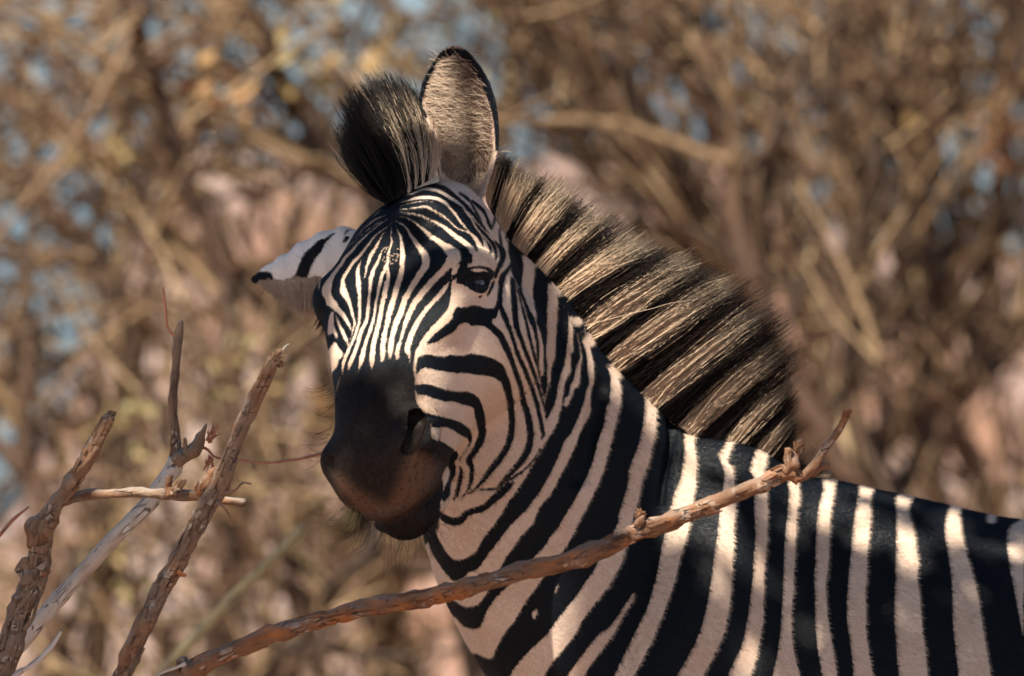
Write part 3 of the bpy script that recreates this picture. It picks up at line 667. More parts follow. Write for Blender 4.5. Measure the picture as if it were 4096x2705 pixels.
_o = np.argsort(_ez); _k = DIST / (DIST + ZV[:, 1]); _zz = CAM_Z + (ZV[:, 2] - CAM_Z) * _k
_l = np.interp(_zz, _ez[_o], _el[_o]); _r = np.interp(_zz, _ez[_o], _er[_o])
_in = np.clip((0.93 - np.abs((ZV[:, 0] * _k - (_l + _r) / 2) / np.maximum((_r - _l) / 2, .001))) / .12, 0, 1) * (_py < 690) * (_sd > 0) * (ZV[:, 1] < .11) * (ZV[:, 1] > -.02)
body = mesh_np('body', ZV, ZF, COATMAT, ZEBRA, True, dict(stripe=_sd, lip=_lip, muzzle=_mz, ear=_in, along=_ht2, pale=(_re < .006).astype(float)))

# ------------------------------------------------------------------ short fur over the visible coat
def fur(n, seed):
    g = np.random.default_rng(seed)
    A, B, C, Dq = (ZV[ZF[:, i]] for i in range(4))
    nn = np.cross(C - A, Dq - B); area = np.linalg.norm(nn, axis=1) * .5; nn = nrm(nn)
    cen = (A + B + C + Dq) / 4
    qx, qy = to_px(cen)
    okf = (qx > -40) & (qx < 4180) & (qy > -40) & (qy < 2790) & (nn[:, 1] < 0.35) & (cen[:, 1] < .5)
    inear = _in[ZF[:, 0]] > .3
    okf &= ~inear
    okf &= ~((qx > 1795) & (qx < 1985) & (qy > 1065) & (qy < 1182))
    hd = f_head(cen) < .012
    w = area * okf * np.where(hd, 1.6, 1.0); w /= w.sum()
    k = g.choice(len(ZF), n, p=w)
    a, b = g.random((2, n, 1))
    p = (A[k] * (1 - a) + B[k] * a) * (1 - b) + (Dq[k] * (1 - a) + C[k] * a) * b
    N = nn[k]; h = hd[k]
    u, t, v = head_local(p)
    front = np.clip((v + .07) / .05, 0, 1)[:, None]
    dh = EY * front + (1 - front) * (EY * .35 - EZ * .9)
    db = np.tile(nrm([.75, 0, -.6]), (n, 1))
    d = np.where(h[:, None], dh, db) + g.normal(0, .28, (n, 3))
    d = nrm(d - N * (d * N).sum(1, keepdims=True))
    mz = sample(MUZMAP, *to_px(p)); isM = h & (mz < 0)
    L = np.where(h, g.uniform(.0020, .0034, n), g.uniform(.0042, .0075, n) * np.clip((p[:, 0] - .0) / .12, .62, 1)); L = np.where(isM, L * .6, L)
    tip = p + d * L[:, None] * .95 + N * (L * g.uniform(.10, .34, n))[:, None]
    _fx, _fy = inward(*to_px(p)); sdv = sample(COATMAP, _fx, np.minimum(_fy, 2700)); sdv = np.where(_fx > 4095, np.clip(60 - np.abs((_fx - 4096 + 30 * np.sin(_fy / 260.0) + 60) % 330 - 165) * 0.75, -45, 45), sdv)
    pe = (f_chain(p, REAR, .012, RELO, REHI) < .006) & (f_head(p) > .005); sdv = np.where(pe, sample(EARMAP, *to_px(p)), sdv)
    r = np.where(h, .00013, .00020) * g.uniform(.7, 1.3, n)
    sv = np.cross(d, N); root = p - N * .0002
    V = np.stack([root - sv * r[:, None], root + sv * r[:, None], root + N * r[:, None] * 1.2, tip], 1).reshape(-1, 3)
    F = (np.arange(n)[:, None, None] * 4 + np.array([[0, 2, 3], [2, 1, 3]])[None]).reshape(-1, 3)
    nr = np.repeat(N + .0, 4, 0)
    rnd = g.random(n)
    return mesh_np('fur', V, F, FURMAT, ZEBRA, True, dict(stripe=np.repeat(sdv + g.normal(0, 1.5, n), 4), rnd=np.repeat(rnd, 4), muzzle=np.repeat(np.where(h & (t > .05) & (v > -.075), mz, np.where(isM, mz, 120.)), 4), lip=np.repeat(np.where(h, sample(LIPMAP, *to_px(p)), 120.), 4), along=np.repeat(t, 4), pale=np.repeat(pe.astype(float), 4)))
m = NT('zebra_fur'); sd = m.attr('stripe').outputs['Fac']; r = m.attr('rnd').outputs['Fac']
dark = m.ss(sd, 4.2, 0.8)
white = m.mix(m.math('POWER', r, 2.0), (0.76, 0.61, 0.49, 1), (0.42, 0.285, 0.20, 1))
black = m.mix(m.math('POWER', r, 3.0), (0.0022, 0.0044, 0.008, 1), (0.012, 0.0125, 0.015, 1))
c = m.mix(dark, white, black)
mt = m.attr('along').outputs['Fac']
c = m.mix(m.math('MULTIPLY', m.ss(m.math('MULTIPLY_ADD', m.math('SUBTRACT', r, .5), 70.0, m.attr('muzzle').outputs['Fac']), 80, -5), .8), c, m.mix(dark, (0.24, 0.15, 0.10, 1), black))
c = m.mix(m.ss(m.attr('muzzle').outputs['Fac'], 25, -30), c, m.mix(m.ss(mt, .125, .20), (0.005, 0.004, 0.004, 1), (0.024, 0.0165, 0.013, 1)))
c = m.mix(m.math('MULTIPLY', m.ss(m.attr('lip').outputs['Fac'], 30, -45), .8), c, m.mix(r, (0.16, 0.085, 0.05, 1), (0.075, 0.043, 0.03, 1)))
c = m.mix(m.attr('pale').outputs['Fac'], c, m.mix(dark, (0.82, 0.79, 0.76, 1), black))
m.l(c, m.b.inputs['Base Color']); m.b.inputs['Roughness'].default_value = .36; m.b.inputs['Specular IOR Level'].default_value = .16
FURMAT = m.m
fur(380000, 77)
print('zebra tris', len(ZF) * 2)
# ------------------------------------------------------------------ hair and other tubes
def tube_batch(Pt, R, sides=3, twist=None):
    """(N,m,3) polylines with (N,m) radii -> verts, quads, index of polyline and ring per vertex"""
    N, m, _ = Pt.shape
    T = np.empty_like(Pt); T[:, 1:-1] = Pt[:, 2:] - Pt[:, :-2]; T[:, 0] = Pt[:, 1] - Pt[:, 0]; T[:, -1] = Pt[:, -1] - Pt[:, -2]
    T = nrm(T)
    ref = nrm(np.cross(T.mean(1), np.array([0.31, 0.52, 0.79])[None]))[:, None, :]
    a = nrm(np.cross(T, np.broadcast_to(ref, T.shape))); b = np.cross(T, a)
    ang = np.arange(sides) * 2 * np.pi / sides
    V = Pt[:, :, None] + R[:, :, None, None] * (np.cos(ang)[None, None, :, None] * a[:, :, None] + np.sin(ang)[None, None, :, None] * b[:, :, None])
    base = (np.arange(N)[:, None, None] * m + np.arange(m - 1)[None, :, None]) * sides
    s0 = np.arange(sides)[None, None]; s1 = (s0 + 1) % sides
    Q = np.stack([base + s0, base + s1, base + sides + s1, base + sides + s0], -1).reshape(-1, 4)
    return V.reshape(-1, 3), Q, np.repeat(np.arange(N), m * sides), np.tile(np.repeat(np.arange(m), sides), N)
def hair_mat(name, light=(0.95, 0.77, 0.57), darkc=(0.010, 0.009, 0.010), rough=0.42, trans=0.38):
    m = NT(name)
    d = m.attr('dark').outputs['Fac']; r = m.attr('rnd').outputs['Fac']
    lc = m.mix(m.math('MULTIPLY', r, .35), (*light, 1), (light[0] * .55, light[1] * .47, light[2] * .40, 1))
    dc = m.mix(m.math('POWER', r, 3.0), (*darkc, 1), (0.048, 0.028, 0.019, 1))
    m.l(m.mix(d, lc, dc), m.b.inputs['Base Color'])
    m.b.inputs['Roughness'].default_value = rough; m.b.inputs['Specular IOR Level'].default_value = 0.14
    tr = m.n('ShaderNodeBsdfTranslucent'); m.l(m.mix(d, lc, dc), tr.inputs[0])
    mx = m.n('ShaderNodeMixShader'); mx.inputs[0].default_value = trans
    m.l(m.b.outputs[0], mx.inputs[1]); m.l(tr.outputs[0], mx.inputs[2]); m.l(mx.outputs[0], m.out.inputs[0])
    return m.m
HAIR = hair_mat('mane_hair'); LASH = hair_mat('lash_hair', (0.5, 0.5, 0.5)); EARHAIR = hair_mat('ear_hair', (0.82, 0.68, 0.54), (0.17, 0.105, 0.075))
def strands(name, root, tip, bend, r0, r1, dark_fn, mat, parent, m=6, sides=3, seed=1, crimp=0):
    g = np.random.default_rng(seed); N = len(root)
    t = np.linspace(0, 1, m)[None, :, None]
    Pt = root[:, None] * (1 - t) + tip[:, None] * t + bend[:, None] * (4 * t * (1 - t))
    if crimp: Pt = Pt + g.normal(0, crimp, Pt.shape) * t * np.minimum(1, 1.4 * t)
    R = np.linspace(r0, r1, m)[None, :] * g.uniform(.7, 1.3, (N, 1))
    V, Q, iv, ir = tube_batch(Pt, R, sides)
    rnd = g.random(N)
    return mesh_np(name, V, Q, mat, parent, True, dict(dark=dark_fn(iv, ir / (m - 1)), rnd=rnd[iv]))
# mane along the crest of the neck: root and tip line
MN = np.array([
 [1945, 770, .020, 1980, 612], [2005, 890, .024, 2090, 672], [2045, 962, .028, 2205, 728], [2089, 1016, .030, 2288, 770], [2140, 1068, .036, 2368, 832],
 [2186, 1124, .042, 2450, 880], [2226, 1176, .046, 2545, 955], [2262, 1240, .050, 2640, 1005], [2318, 1345, .058, 2745, 1050], [2414, 1442, .070, 2880, 1118],
 [2470, 1503, .078, 2940, 1156], [2568, 1572, .088, 3012, 1215], [2630, 1628, .096, 3068, 1275], [2726, 1696, .108, 3120, 1345], [2777, 1742, .114, 3138, 1410],
 [2859, 1808, .124, 3158, 1490], [2910, 1840, .128, 3166, 1555], [2981, 1868, .136, 3172, 1632], [3053, 1892, .142, 3178, 1716], [3110, 1902, .148, 3172, 1795], [3190, 1908, .155, 3240, 1872], [3290, 1912, .165, 3340, 1900]])
MNs = catmull(MN, 12)
_arc = np.r_[0, np.cumsum(np.hypot(*np.diff(MNs[:, :2], axis=0).T))]
BANDS = [(1940, 1965), (1985, 2030), (2043, 2099), (2135, 2182), (2211, 2254), (2296, 2352), (2412, 2470), (2566, 2634), (2724, 2782), (2857, 2914), (2979, 3034), (3110, 3150), (3250, 3290)]
g = np.random.default_rng(11)
NM = 14000
s = g.random(NM) * _arc[-1]
mr = np.stack([np.interp(s, _arc, MNs[:, i]) for i in range(5)], 1)
clump = (s / _arc[-1] * 900).astype(int) * 7 + g.integers(0, 7, NM)
cj = np.random.default_rng(5).normal(0, 1, (clump.max() + 1, 3))
lat = np.clip(g.normal(0.006, 0.008, NM), -.006, .022)
root = PV(mr[:, :2], mr[:, 2]); tip = PV(mr[:, 3:5], mr[:, 2])
inw = nrm(root - tip)
root = root + inw * 0.0025 + np.stack([0 * lat, lat, -0.012 * (lat / 0.012) ** 2 * .2], 1)
Lh = np.linalg.norm(tip - root, axis=1)
lenf = np.clip(g.normal(0.91, 0.07, NM) + .065 * cj[(clump // 4) % len(cj), 0], .5, 1.12)
tip = root + (tip - root) * lenf[:, None] + np.stack([0 * lat, lat * 1.8, 0 * lat], 1)
tip += (cj[clump] * [0.0032, 0.008, 0.0032] + g.normal(0, 1, (NM, 3)) * [0.0028, 0.005, 0.0028]) * (Lh / 0.12)[:, None]
fly = g.random(NM) < 0.002; tip[fly] += g.normal(0, 0.02, (int(fly.sum()), 3)) * (Lh[fly] / .12)[:, None]
bend = (cj[(clump * 3) % len(cj)] * [.0028, .003, .0028] + np.stack([g.normal(-0.002, .002, NM), g.normal(0, .002, NM), g.normal(0.003, .002, NM)], 1)) * (Lh / 0.12)[:, None]
isw = np.zeros(NM, bool)
for a, b in BANDS: isw |= (mr[:, 0] + g.normal(0, 3, NM) > a) & (mr[:, 0] + g.normal(0, 3, NM) < b)
cut = np.clip(g.normal(0.72, 0.09, NM), .4, .98)
def mane_dark(iv, t): return np.where(isw[iv], np.clip((t - cut[iv]) / 0.18, 0, 1) * 0.88, 1.0)
strands('mane', root, tip, bend, .00036, .00012, mane_dark, HAIR, ZEBRA, 8, 3, 2, .0011)
# upright tuft between the ears
NF = 6800
s = g.random(NF)
fr = np.array([parse('I 478,1312')[0], parse('I 560,1268')[0], parse('I 680,1205')[0], parse('I 780,1140')[0], parse('I 850,1100')[0]])
ft = np.array([parse('I 150,830')[0], parse('I 215,560')[0], parse('I 400,395')[0], parse('I 590,410')[0], parse('I 735,560')[0]])
kx = np.linspace(0, 1, 5)
back = g.random(NF)
rp = np.stack([np.interp(s, kx, fr[:, i]) for i in (0, 1)], 1); tp = np.stack([np.interp(s, kx, ft[:, i]) for i in (0, 1)], 1)
rp[:, 1] -= 10 * back
ry = np.interp(s, [0, 1], [-0.055, -0.03]) + back * 0.05
root = PV(rp, ry); 
lf = np.clip(g.normal(.90, .12, NF), .4, 1.08)
tip = PV(tp, ry + 0.085 + back * .04); Lh = np.linalg.norm(tip - root, axis=1)
cl = (s * 90).astype(int) * 5 + (back * 5).astype(int)
lf = np.clip(lf + .10 * cj[(cl * 7) % len(cj), 1], .4, 1.12)
tip = root + (tip - root) * lf[:, None]
tip += cj[cl] * [.005, .008, .005] + g.normal(0, 1, (NF, 3)) * [.005, .006, .005]
bend = np.stack([np.interp(s, [0, .5, 1], [-0.006, 0.010, 0.006]), 0 * s, 0 * s], 1) + g.normal(0, .0015, (NF, 3))
fb = [(0.44, .49), (.56, .61), (.69, .76), (.86, 1.0)]
isf = np.zeros(NF, bool)
for a, b in fb: isf |= (s + g.normal(0, .008, NF) > a) & (s + g.normal(0, .008, NF) < b)

cutf = np.clip(g.normal(0.62, .09, NF) + .18 * (s > .8), .2, .95)
def tuft_dark(iv, t): return np.where(isf[iv], np.clip((t - cutf[iv]) / .2, 0, 1) * .95, 1.0)
strands('forelock', root, tip, bend, .00042, .00014, tuft_dark, HAIR, ZEBRA, 7, 3, 3, .0010)
# fur inside the near ear
NE = 5200
rows = g.uniform(180, 1160, NE); u = g.uniform(-.95, .93, NE)
l = np.interp(rows, EAR_ROWS[:, 0], EAR_ROWS[:, 1]); r = np.interp(rows, EAR_ROWS[:, 0], EAR_ROWS[:, 2])
ipx = np.stack([1300 + ((l + r) / 2 + (r - l) / 2 * u) * .5102, 150 + rows * .5102], 1)
keep = ~((u > .35) & (rows < 520)) | (g.random(NE) < .25)
keep &= ~((np.abs(u - 0.1) < .22) & (rows < 700) & (rows > 420) & (g.random(NE) < .8))
ipx, rows, u = ipx[keep], rows[keep], u[keep]; NE = len(ipx)
def ear_y(px, py):
    x, z = (px - 2048) * SC, CAM_Z + (H_PX / 2 - py) * SC
    o = np.argsort(_ez); l = np.interp(z, _ez[o], _el[o]); r = np.interp(z, _ez[o], _er[o])
    uu = np.clip((x - (l + r) / 2) / np.maximum((r - l) / 2, .001), -1.1, 1.1); h = np.clip((z - _ez.min()) / (_ez.max() - _ez.min()), 0, 1)
    depth = 0.032 * np.sqrt(np.maximum(1 - h, 0.0)) ** 0.6 * (0.6 + 0.4 * np.minimum(h * 4, 1))
    return ER_Y + depth * (1 - uu ** 2) - 0.010 * uu + 0.018 * h - 0.012 - (0.0045 + .004 * (1 - h))
root = PV(ipx, ear_y(ipx[:, 0], ipx[:, 1]))
ln = g.uniform(.010, .026, NE) * np.where(u < 0, 1.25, .8)
ang = np.where(u < -.1, g.normal(-0.25, .35, NE), g.normal(np.pi - .35, .35, NE))
low = rows > 900; ang = np.where(low, g.normal(1.2, .6, NE), ang)
dv = np.stack([np.cos(ang), -g.uniform(.15, .5, NE), np.sin(ang)], 1)
tip = root + dv * ln[:, None]
dk = (g.random(NE) < np.where(u > .0, .6, .12)).astype(float)
strands('ear_fur', root, tip, g.normal(0, .0012, (NE, 3)), .00028, .00010, lambda iv, t: dk[iv], EARHAIR, ZEBRA, 5, 3, 4)
# hair hanging under the far ear
NE = 1500
sx = g.random(NE)
rp = np.stack([np.interp(sx, [0, 1], [1035, 1290]), np.interp(sx, [0, .4, 1], [1128, 1128, 1085])], 1) + g.normal(0, 6, (NE, 2))
root = PV(rp, np.interp(sx, [0, 1], [.082, .06]))
ln = np.interp(sx, [0, .3, .7, 1], [10, 80, 160, 190]) * g.uniform(.6, 1.05, NE)
tip = root + np.stack([g.normal(.05, .05, NE) * ln * SC, g.normal(0, .1, NE) * ln * SC, -ln * SC], 1)
strands('ear_fringe', root, tip, g.normal(0, .001, (NE, 3)), .0004, .00015, lambda iv, t: 0.15 + 0 * t, EARHAIR, ZEBRA, 4, 3, 5)
# bristles on the chin and lips
wr = parse('H 200,640 H 260,760 H 340,870 H 420,950 H 480,1020 H 540,1070 H 620,1110 H 700,1150 H 800,1200 H 900,1225 H 1000,1225 H 1100,1200 H 1200,1140 H 1280,1060')
wr = catmull(wr, 8)
NW = 120
k = g.integers(0, len(wr), NW)
wp = wr[k] + g.normal(0, 5, (NW, 2)) + [6, -8]
f_ = k / len(wr)
root = cast(wp); root[:, 1] += .002
an = np.interp(f_, [0, .35, .7, 1], [-2.45, -2.05, -1.65, -1.15]) + g.normal(0, .28, NW)
ln = g.uniform(.018, .055, NW) * np.interp(f_, [0, .3, 1], [.9, 1.15, .8])
tip = root + np.stack([np.cos(an), g.normal(-.2, .25, NW), np.sin(an)], 1) * ln[:, None]
bend = np.stack([g.normal(.003, .004, NW), 0 * an, g.normal(-.002, .003, NW)], 1)
strands('whiskers', root, tip, bend,   .00017, .00009, lambda iv, t: 1 + 0 * t, LASH, ZEBRA, 7, 3, 6)
wr = catmull(parse('C 380,1250 C 410,1450 E 450,330 E 400,560 E 330,720 E 305,900 E 300,1080'), 8)
NW = 46; k = g.integers(0, len(wr), NW); root = cast(wr[k] + [10, 0] + g.normal(0, 4, (NW, 2)))
an = np.pi + g.normal(.12, .32, NW); ln = g.uniform(.012, .032, NW)
tip = root + np.stack([np.cos(an), g.normal(-.1, .3, NW), np.sin(an)], 1) * ln[:, None]
strands('whiskers', root, tip, np.stack([0 * an, 0 * an, g.normal(-.003, .002, NW)], 1), .00020, .0001, lambda iv, t: 1 + 0 * t, LASH, ZEBRA, 6, 3, 7)
# eyes
EYEM = NT('eye_glossy'); EYEM.b.inputs['Base Color'].default_value = (0.05, 0.02, 0.008, 1); EYEM.b.inputs['Roughness'].default_value = 0.06
EYEM.b.inputs['Coat Weight'].default_value = 1.0
def ball(c, r, nu=24, nv=16):
    th = np.linspace(0, 2 * np.pi, nu, endpoint=False); ph = np.linspace(0.02, np.pi - .02, nv)
    V = np.stack([np.outer(np.sin(ph), np.cos(th)), np.outer(np.sin(ph), np.sin(th)), np.outer(np.cos(ph), np.ones(nu))], -1).reshape(-1, 3) * r + c
    i = np.arange(nv - 1)[:, None] * nu; j = np.arange(nu)[None]; j2 = (j + 1) % nu
    return V, np.stack([i + j, i + nu + j, i + nu + j2, i + j2], -1).reshape(-1, 4)
ec = cast([(1600 + 975 * .3189, 700 + 1318 * .3189)])[0]
outw = nrm(EX * .85 + EZ * .45)
ecen = ec - outw * 0.0215
V, Q = ball(ecen, 0.0185); EYE1 = mesh_np('eye', V, Q, EYEM.m, ZEBRA)
_u, _t, _v = head_local(ecen[None]); V, Q = ball(HO - _u[0] * EX + _t[0] * EY + _v[0] * EZ, 0.0185); EYE2 = mesh_np('eye', V, Q, EYEM.m, ZEBRA)
NL = 34
k = g.random(NL)
lp = catmull(parse('B 830,1275 B 900,1262 B 980,1255 B 1060,1262 B 1140,1285'), 10)
root = cast(lp[(k * (len(lp) - 1)).astype(int)]) + [0, -.001, 0]
ln = g.uniform(.010, .021, NL)
dv = np.stack([np.interp(k, [0, 1], [-.15, .75]) + g.normal(0, .12, NL), -g.uniform(.3, .8, NL), -g.uniform(.55, 1.0, NL)], 1)
strands('eyelashes', root, root + nrm(dv) * ln[:, None], np.stack([0 * k, 0 * k, .002 + 0 * k], 1), .00019, .00008, lambda iv, t: .8 + 0 * t, LASH, EYE1, 5, 3, 8)
NL = 110
lp = catmull(parse('C 290,440 C 330,440 C 370,470 C 372,560'), 10)
root = PV(lp[(g.random(NL) * (len(lp) - 1)).astype(int)] + g.normal(0, 4, (NL, 2)), -0.052)
ln = g.uniform(.014, .026, NL); an = g.normal(-2.0, .16, NL)
strands('eyelashes', root, root + np.stack([np.cos(an), g.normal(-.2, .15, NL), np.sin(an)], 1) * ln[:, None], np.stack([0 * an, 0 * an, -.002 + 0 * an], 1), .0004, .00012, lambda iv, t: 1 + 0 * t, LASH, EYE2, 5, 3, 9)
# dried mud crumbs on the forehead
MUD = NT('dried_mud'); MUD.l(MUD.mix(MUD.noise(300, 3), (0.30, 0.22, 0.16, 1), (0.16, 0.115, 0.085, 1)), MUD.b.inputs['Base Color']); MUD.b.inputs['Roughness'].default_value = .9
mp_ = 'Q 870,1040 Q 840,1090 Q 905,1165 Q 935,1225 Q 1000,1180 Q 1085,1140 Q 1030,1140 Q 1090,1215 Q 1010,1255 Q 945,1290 Q 970,1340 Q 1000,1335 Q 820,1215 Q 790,1265 Q 835,1295 Q 920,1000 Q 880,1000 Q 840,1010 Q 960,1175 Q 1120,1170 Q 1075,1280 Q 1110,1030 Q 950,1350 Q 860,1290'
mc = cast(parse(mp_)[:, :2])
Vs, Qs = [], []
for c in mc:
    V, Q = ball(np.zeros(3), 1, 7, 5)
    V = V * g.uniform(.0009, .0018, 3) * (1 + g.normal(0, .13, (len(V), 1))); Vs.append(V + c); Qs.append(Q + 35 * len(Qs))
tag(mesh_np('dried_mud', np.vstack(Vs), np.vstack(Qs), MUD.m, ZEBRA, False), kind='stuff')
# ------------------------------------------------------------------ dry branches in front
def noise1(n, scale, g):
    k = max(int(n / scale) + 3, 4); return np.interp(np.linspace(0, k - 1.01, n), np.arange(k), g.normal(0, 1, k))
def bark_mat(name, base, pale, darkc, warm, wamt, toplit=.6):
    m = NT(name); co = m.obj()
    st = m.attr('along').outputs['Vector']
    mp = m.n('ShaderNodeMapping'); mp.inputs['Scale'].default_value = (16, 60, 60); m.l(st, mp.inputs[0])
    n1 = m.noise(1.0, 5, .65, mp.outputs[0]); n2 = m.noise(55, 4, .6, co); n3 = m.noise(18, 3, .5, co)
    c = m.mix(m.ss(n1, .30, .50), (*darkc, 1), (*base, 1))
    c = m.mix(m.ss(n2, .56, .66), c, (*pale, 1))
    c = m.mix(m.math('MULTIPLY', m.ss(n3, .45, .62), wamt), c, (*warm, 1))
    vo = m.n('ShaderNodeTexVoronoi', feature='DISTANCE_TO_EDGE'); mp2 = m.n('ShaderNodeMapping'); mp2.inputs['Scale'].default_value = (28, 120, 120)
    m.l(st, mp2.inputs[0]); m.l(mp2.outputs[0], vo.inputs['Vector']); vo.inputs['Scale'].default_value = 1.0
    crack = m.math('MULTIPLY', m.ss(vo.outputs['Distance'], .07, .0), m.ss(n2, .50, .66))
    c = m.mix(m.math('MULTIPLY', crack, .8), c, (0.035, 0.02, 0.015, 1))
    up = m.ss(m.math('MULTIPLY_ADD', m.math('SUBTRACT', n2, .5), 1.6, m.attr('top').outputs['Fac']), .15, .75)
    c = m.mix(m.math('MULTIPLY', up, toplit), c, (0.30, 0.255, 0.22, 1))  # lit upper side painted as pale grey on upward-facing bark
    c = m.mix(m.math('MULTIPLY', crack, .7), c, (0.035, 0.02, 0.015, 1))
    m.l(c, m.b.inputs['Base Color']); m.b.inputs['Roughness'].default_value = .78; m.b.inputs['Specular IOR Level'].default_value = .25
    h = m.math('SUBTRACT', m.math('ADD', n1, m.math('MULTIPLY', m.noise(260, 3, .6, co), .4)), m.math('MULTIPLY', crack, .8))
    m.bump(h, 0.9, 0.003)
    return m.m
BARK = bark_mat('bark_warm', (0.19, 0.098, 0.054), (0.36, 0.26, 0.195), (0.075, 0.034, 0.018), (0.34, 0.125, 0.04), .85, .28)
BARKG = bark_mat('bark_grey', (0.205, 0.14, 0.095), (0.36, 0.285, 0.22), (0.075, 0.043, 0.028), (0.25, 0.115, 0.05), .55)
BARKP = bark_mat('bark_pale', (0.52, 0.47, 0.41), (0.62, 0.58, 0.52), (0.34, 0.28, 0.23), (0.40, 0.26, 0.17), .25)
TWIGR = bark_mat('bark_red', (0.36, 0.16, 0.10), (0.42, 0.24, 0.17), (0.20, 0.08, 0.05), (0.40, 0.17, 0.09), .5)
def limb(name, pts, y, mat, parent, seed=0, sides=14, rough=1.0, knots=(), step=0.003, taper_end=True):
    """pts: (px,py,width px); y scalar or per point"""
    g = np.random.default_rng(seed)
    pts = np.asarray(pts, float); y = np.broadcast_to(np.asarray(y, float), (len(pts),))
    W = np.column_stack([PV(pts[:, :2], y), pts[:, 2] * SC * (DIST + y) / DIST / 2])
    n = 10; C = catmull(W, n)
    L = np.r_[0, np.cumsum(np.linalg.norm(np.diff(C[:, :3], axis=0), axis=1))]
    N = max(int(L[-1] / step), 8); tt = np.linspace(0, L[-1], N)
    C = np.stack([np.interp(tt, L, C[:, i]) for i in range(4)], 1); r = C[:, 3]
    r = r * (1 + rough * 0.06 * noise1(N, 6, g) + rough * .05 * noise1(N, 16, g))
    C[:, :3] += (np.stack([noise1(N, 14, g) for _ in range(3)], 1) * r[:, None] * 0.10 * rough)
    for t, amt, wd in knots:
        r = r * (1 + amt * np.exp(-((tt / L[-1] - t) / wd) ** 2))
    V, Q, iv, ir = tube_batch(C[None, :, :3], r[None], sides)
    j = np.tile(np.arange(sides), N)
    T = np.zeros_like(V); cen = C[ir, :3]
    gx = np.random.default_rng(seed + 50).normal(0, 1, (N // 4 + 3, sides))
    kk = ir / 4.0; k0 = kk.astype(int); fr = kk - k0
    bump = gx[k0, j] * (1 - fr) + gx[k0 + 1, j] * fr
    V = cen + (V - cen) * (1 + 0.13 * rough * bump)[:, None]
    # ragged closed ends
    V0, V1 = C[0, :3], C[-1, :3] + (C[-1, :3] - C[-2, :3]) * 0.6
    nv = len(V)
    V = np.vstack([V, V0, V1])
    s0 = np.arange(sides); s1 = (s0 + 1) % sides
    caps = np.vstack([np.stack([np.full(sides, nv), s1, s0, s0], 1), np.stack([np.full(sides, nv + 1), (N - 1) * sides + s0, (N - 1) * sides + s1, (N - 1) * sides + s1], 1)])
    al = np.stack([np.r_[tt[ir], 0, tt[-1]], np.r_[np.cos(j * 2 * np.pi / sides) * r[ir], 0, 0], np.r_[np.sin(j * 2 * np.pi / sides) * r[ir], 0, 0]], 1) + seed
    me_f = [tuple(q) for q in Q] + [tuple(c[:3]) for c in caps]
    me = bpy.data.meshes.new(name); me.from_pydata([tuple(v) for v in V], [], me_f); me.update()
    me.polygons.foreach_set('use_smooth', np.ones(len(me.polygons), bool))
    at = me.attributes.new('along', 'FLOAT_VECTOR', 'POINT'); at.data.foreach_set('vector', np.ascontiguousarray(al, np.float32).ravel())
    _n = np.empty(len(me.vertices) * 3, np.float32); me.vertices.foreach_get('normal', _n)
    at = me.attributes.new('top', 'FLOAT', 'POINT'); at.data.foreach_set('value', np.ascontiguousarray(_n.reshape(-1, 3)[:, 2]))
    me.materials.append(mat)
    o = bpy.data.objects.new(name, me); COL.objects.link(o)
    if parent is not None:
        o.parent = parent
        off = Vector(parent.location)
        if parent.parent is not None: off = off + Vector(parent.parent.location)
        o.location = -off if parent.type == 'EMPTY' else (0, 0, 0)
    return o
def splinters(name, px, py, y, n, length, ang, spread, mat, parent, seed):
    g = np.random.default_rng(seed)
    root = PV(np.array([[px, py]]) + g.normal(0, 6, (n, 2)), y + g.normal(0, .002, n))
    an = ang + g.normal(0, spread, n); ln = length * g.uniform(.4, 1.1, n)
    tip = root + np.stack([np.cos(an), g.normal(0, .3, n), np.sin(an)], 1) * ln[:, None]
    t = np.linspace(0, 1, 4)[None, :, None]
    Pt = root[:, None] * (1 - t) + tip[:, None] * t + g.normal(0, .0008, (n, 4, 3))
    V, Q, iv, ir = tube_batch(Pt, np.array([.0013, .0011, .0008, .0002])[None] * g.uniform(.6, 1.3, (n, 1)), 4)
    return mesh_np(name, V, Q, mat, parent, False, dict(along=V))
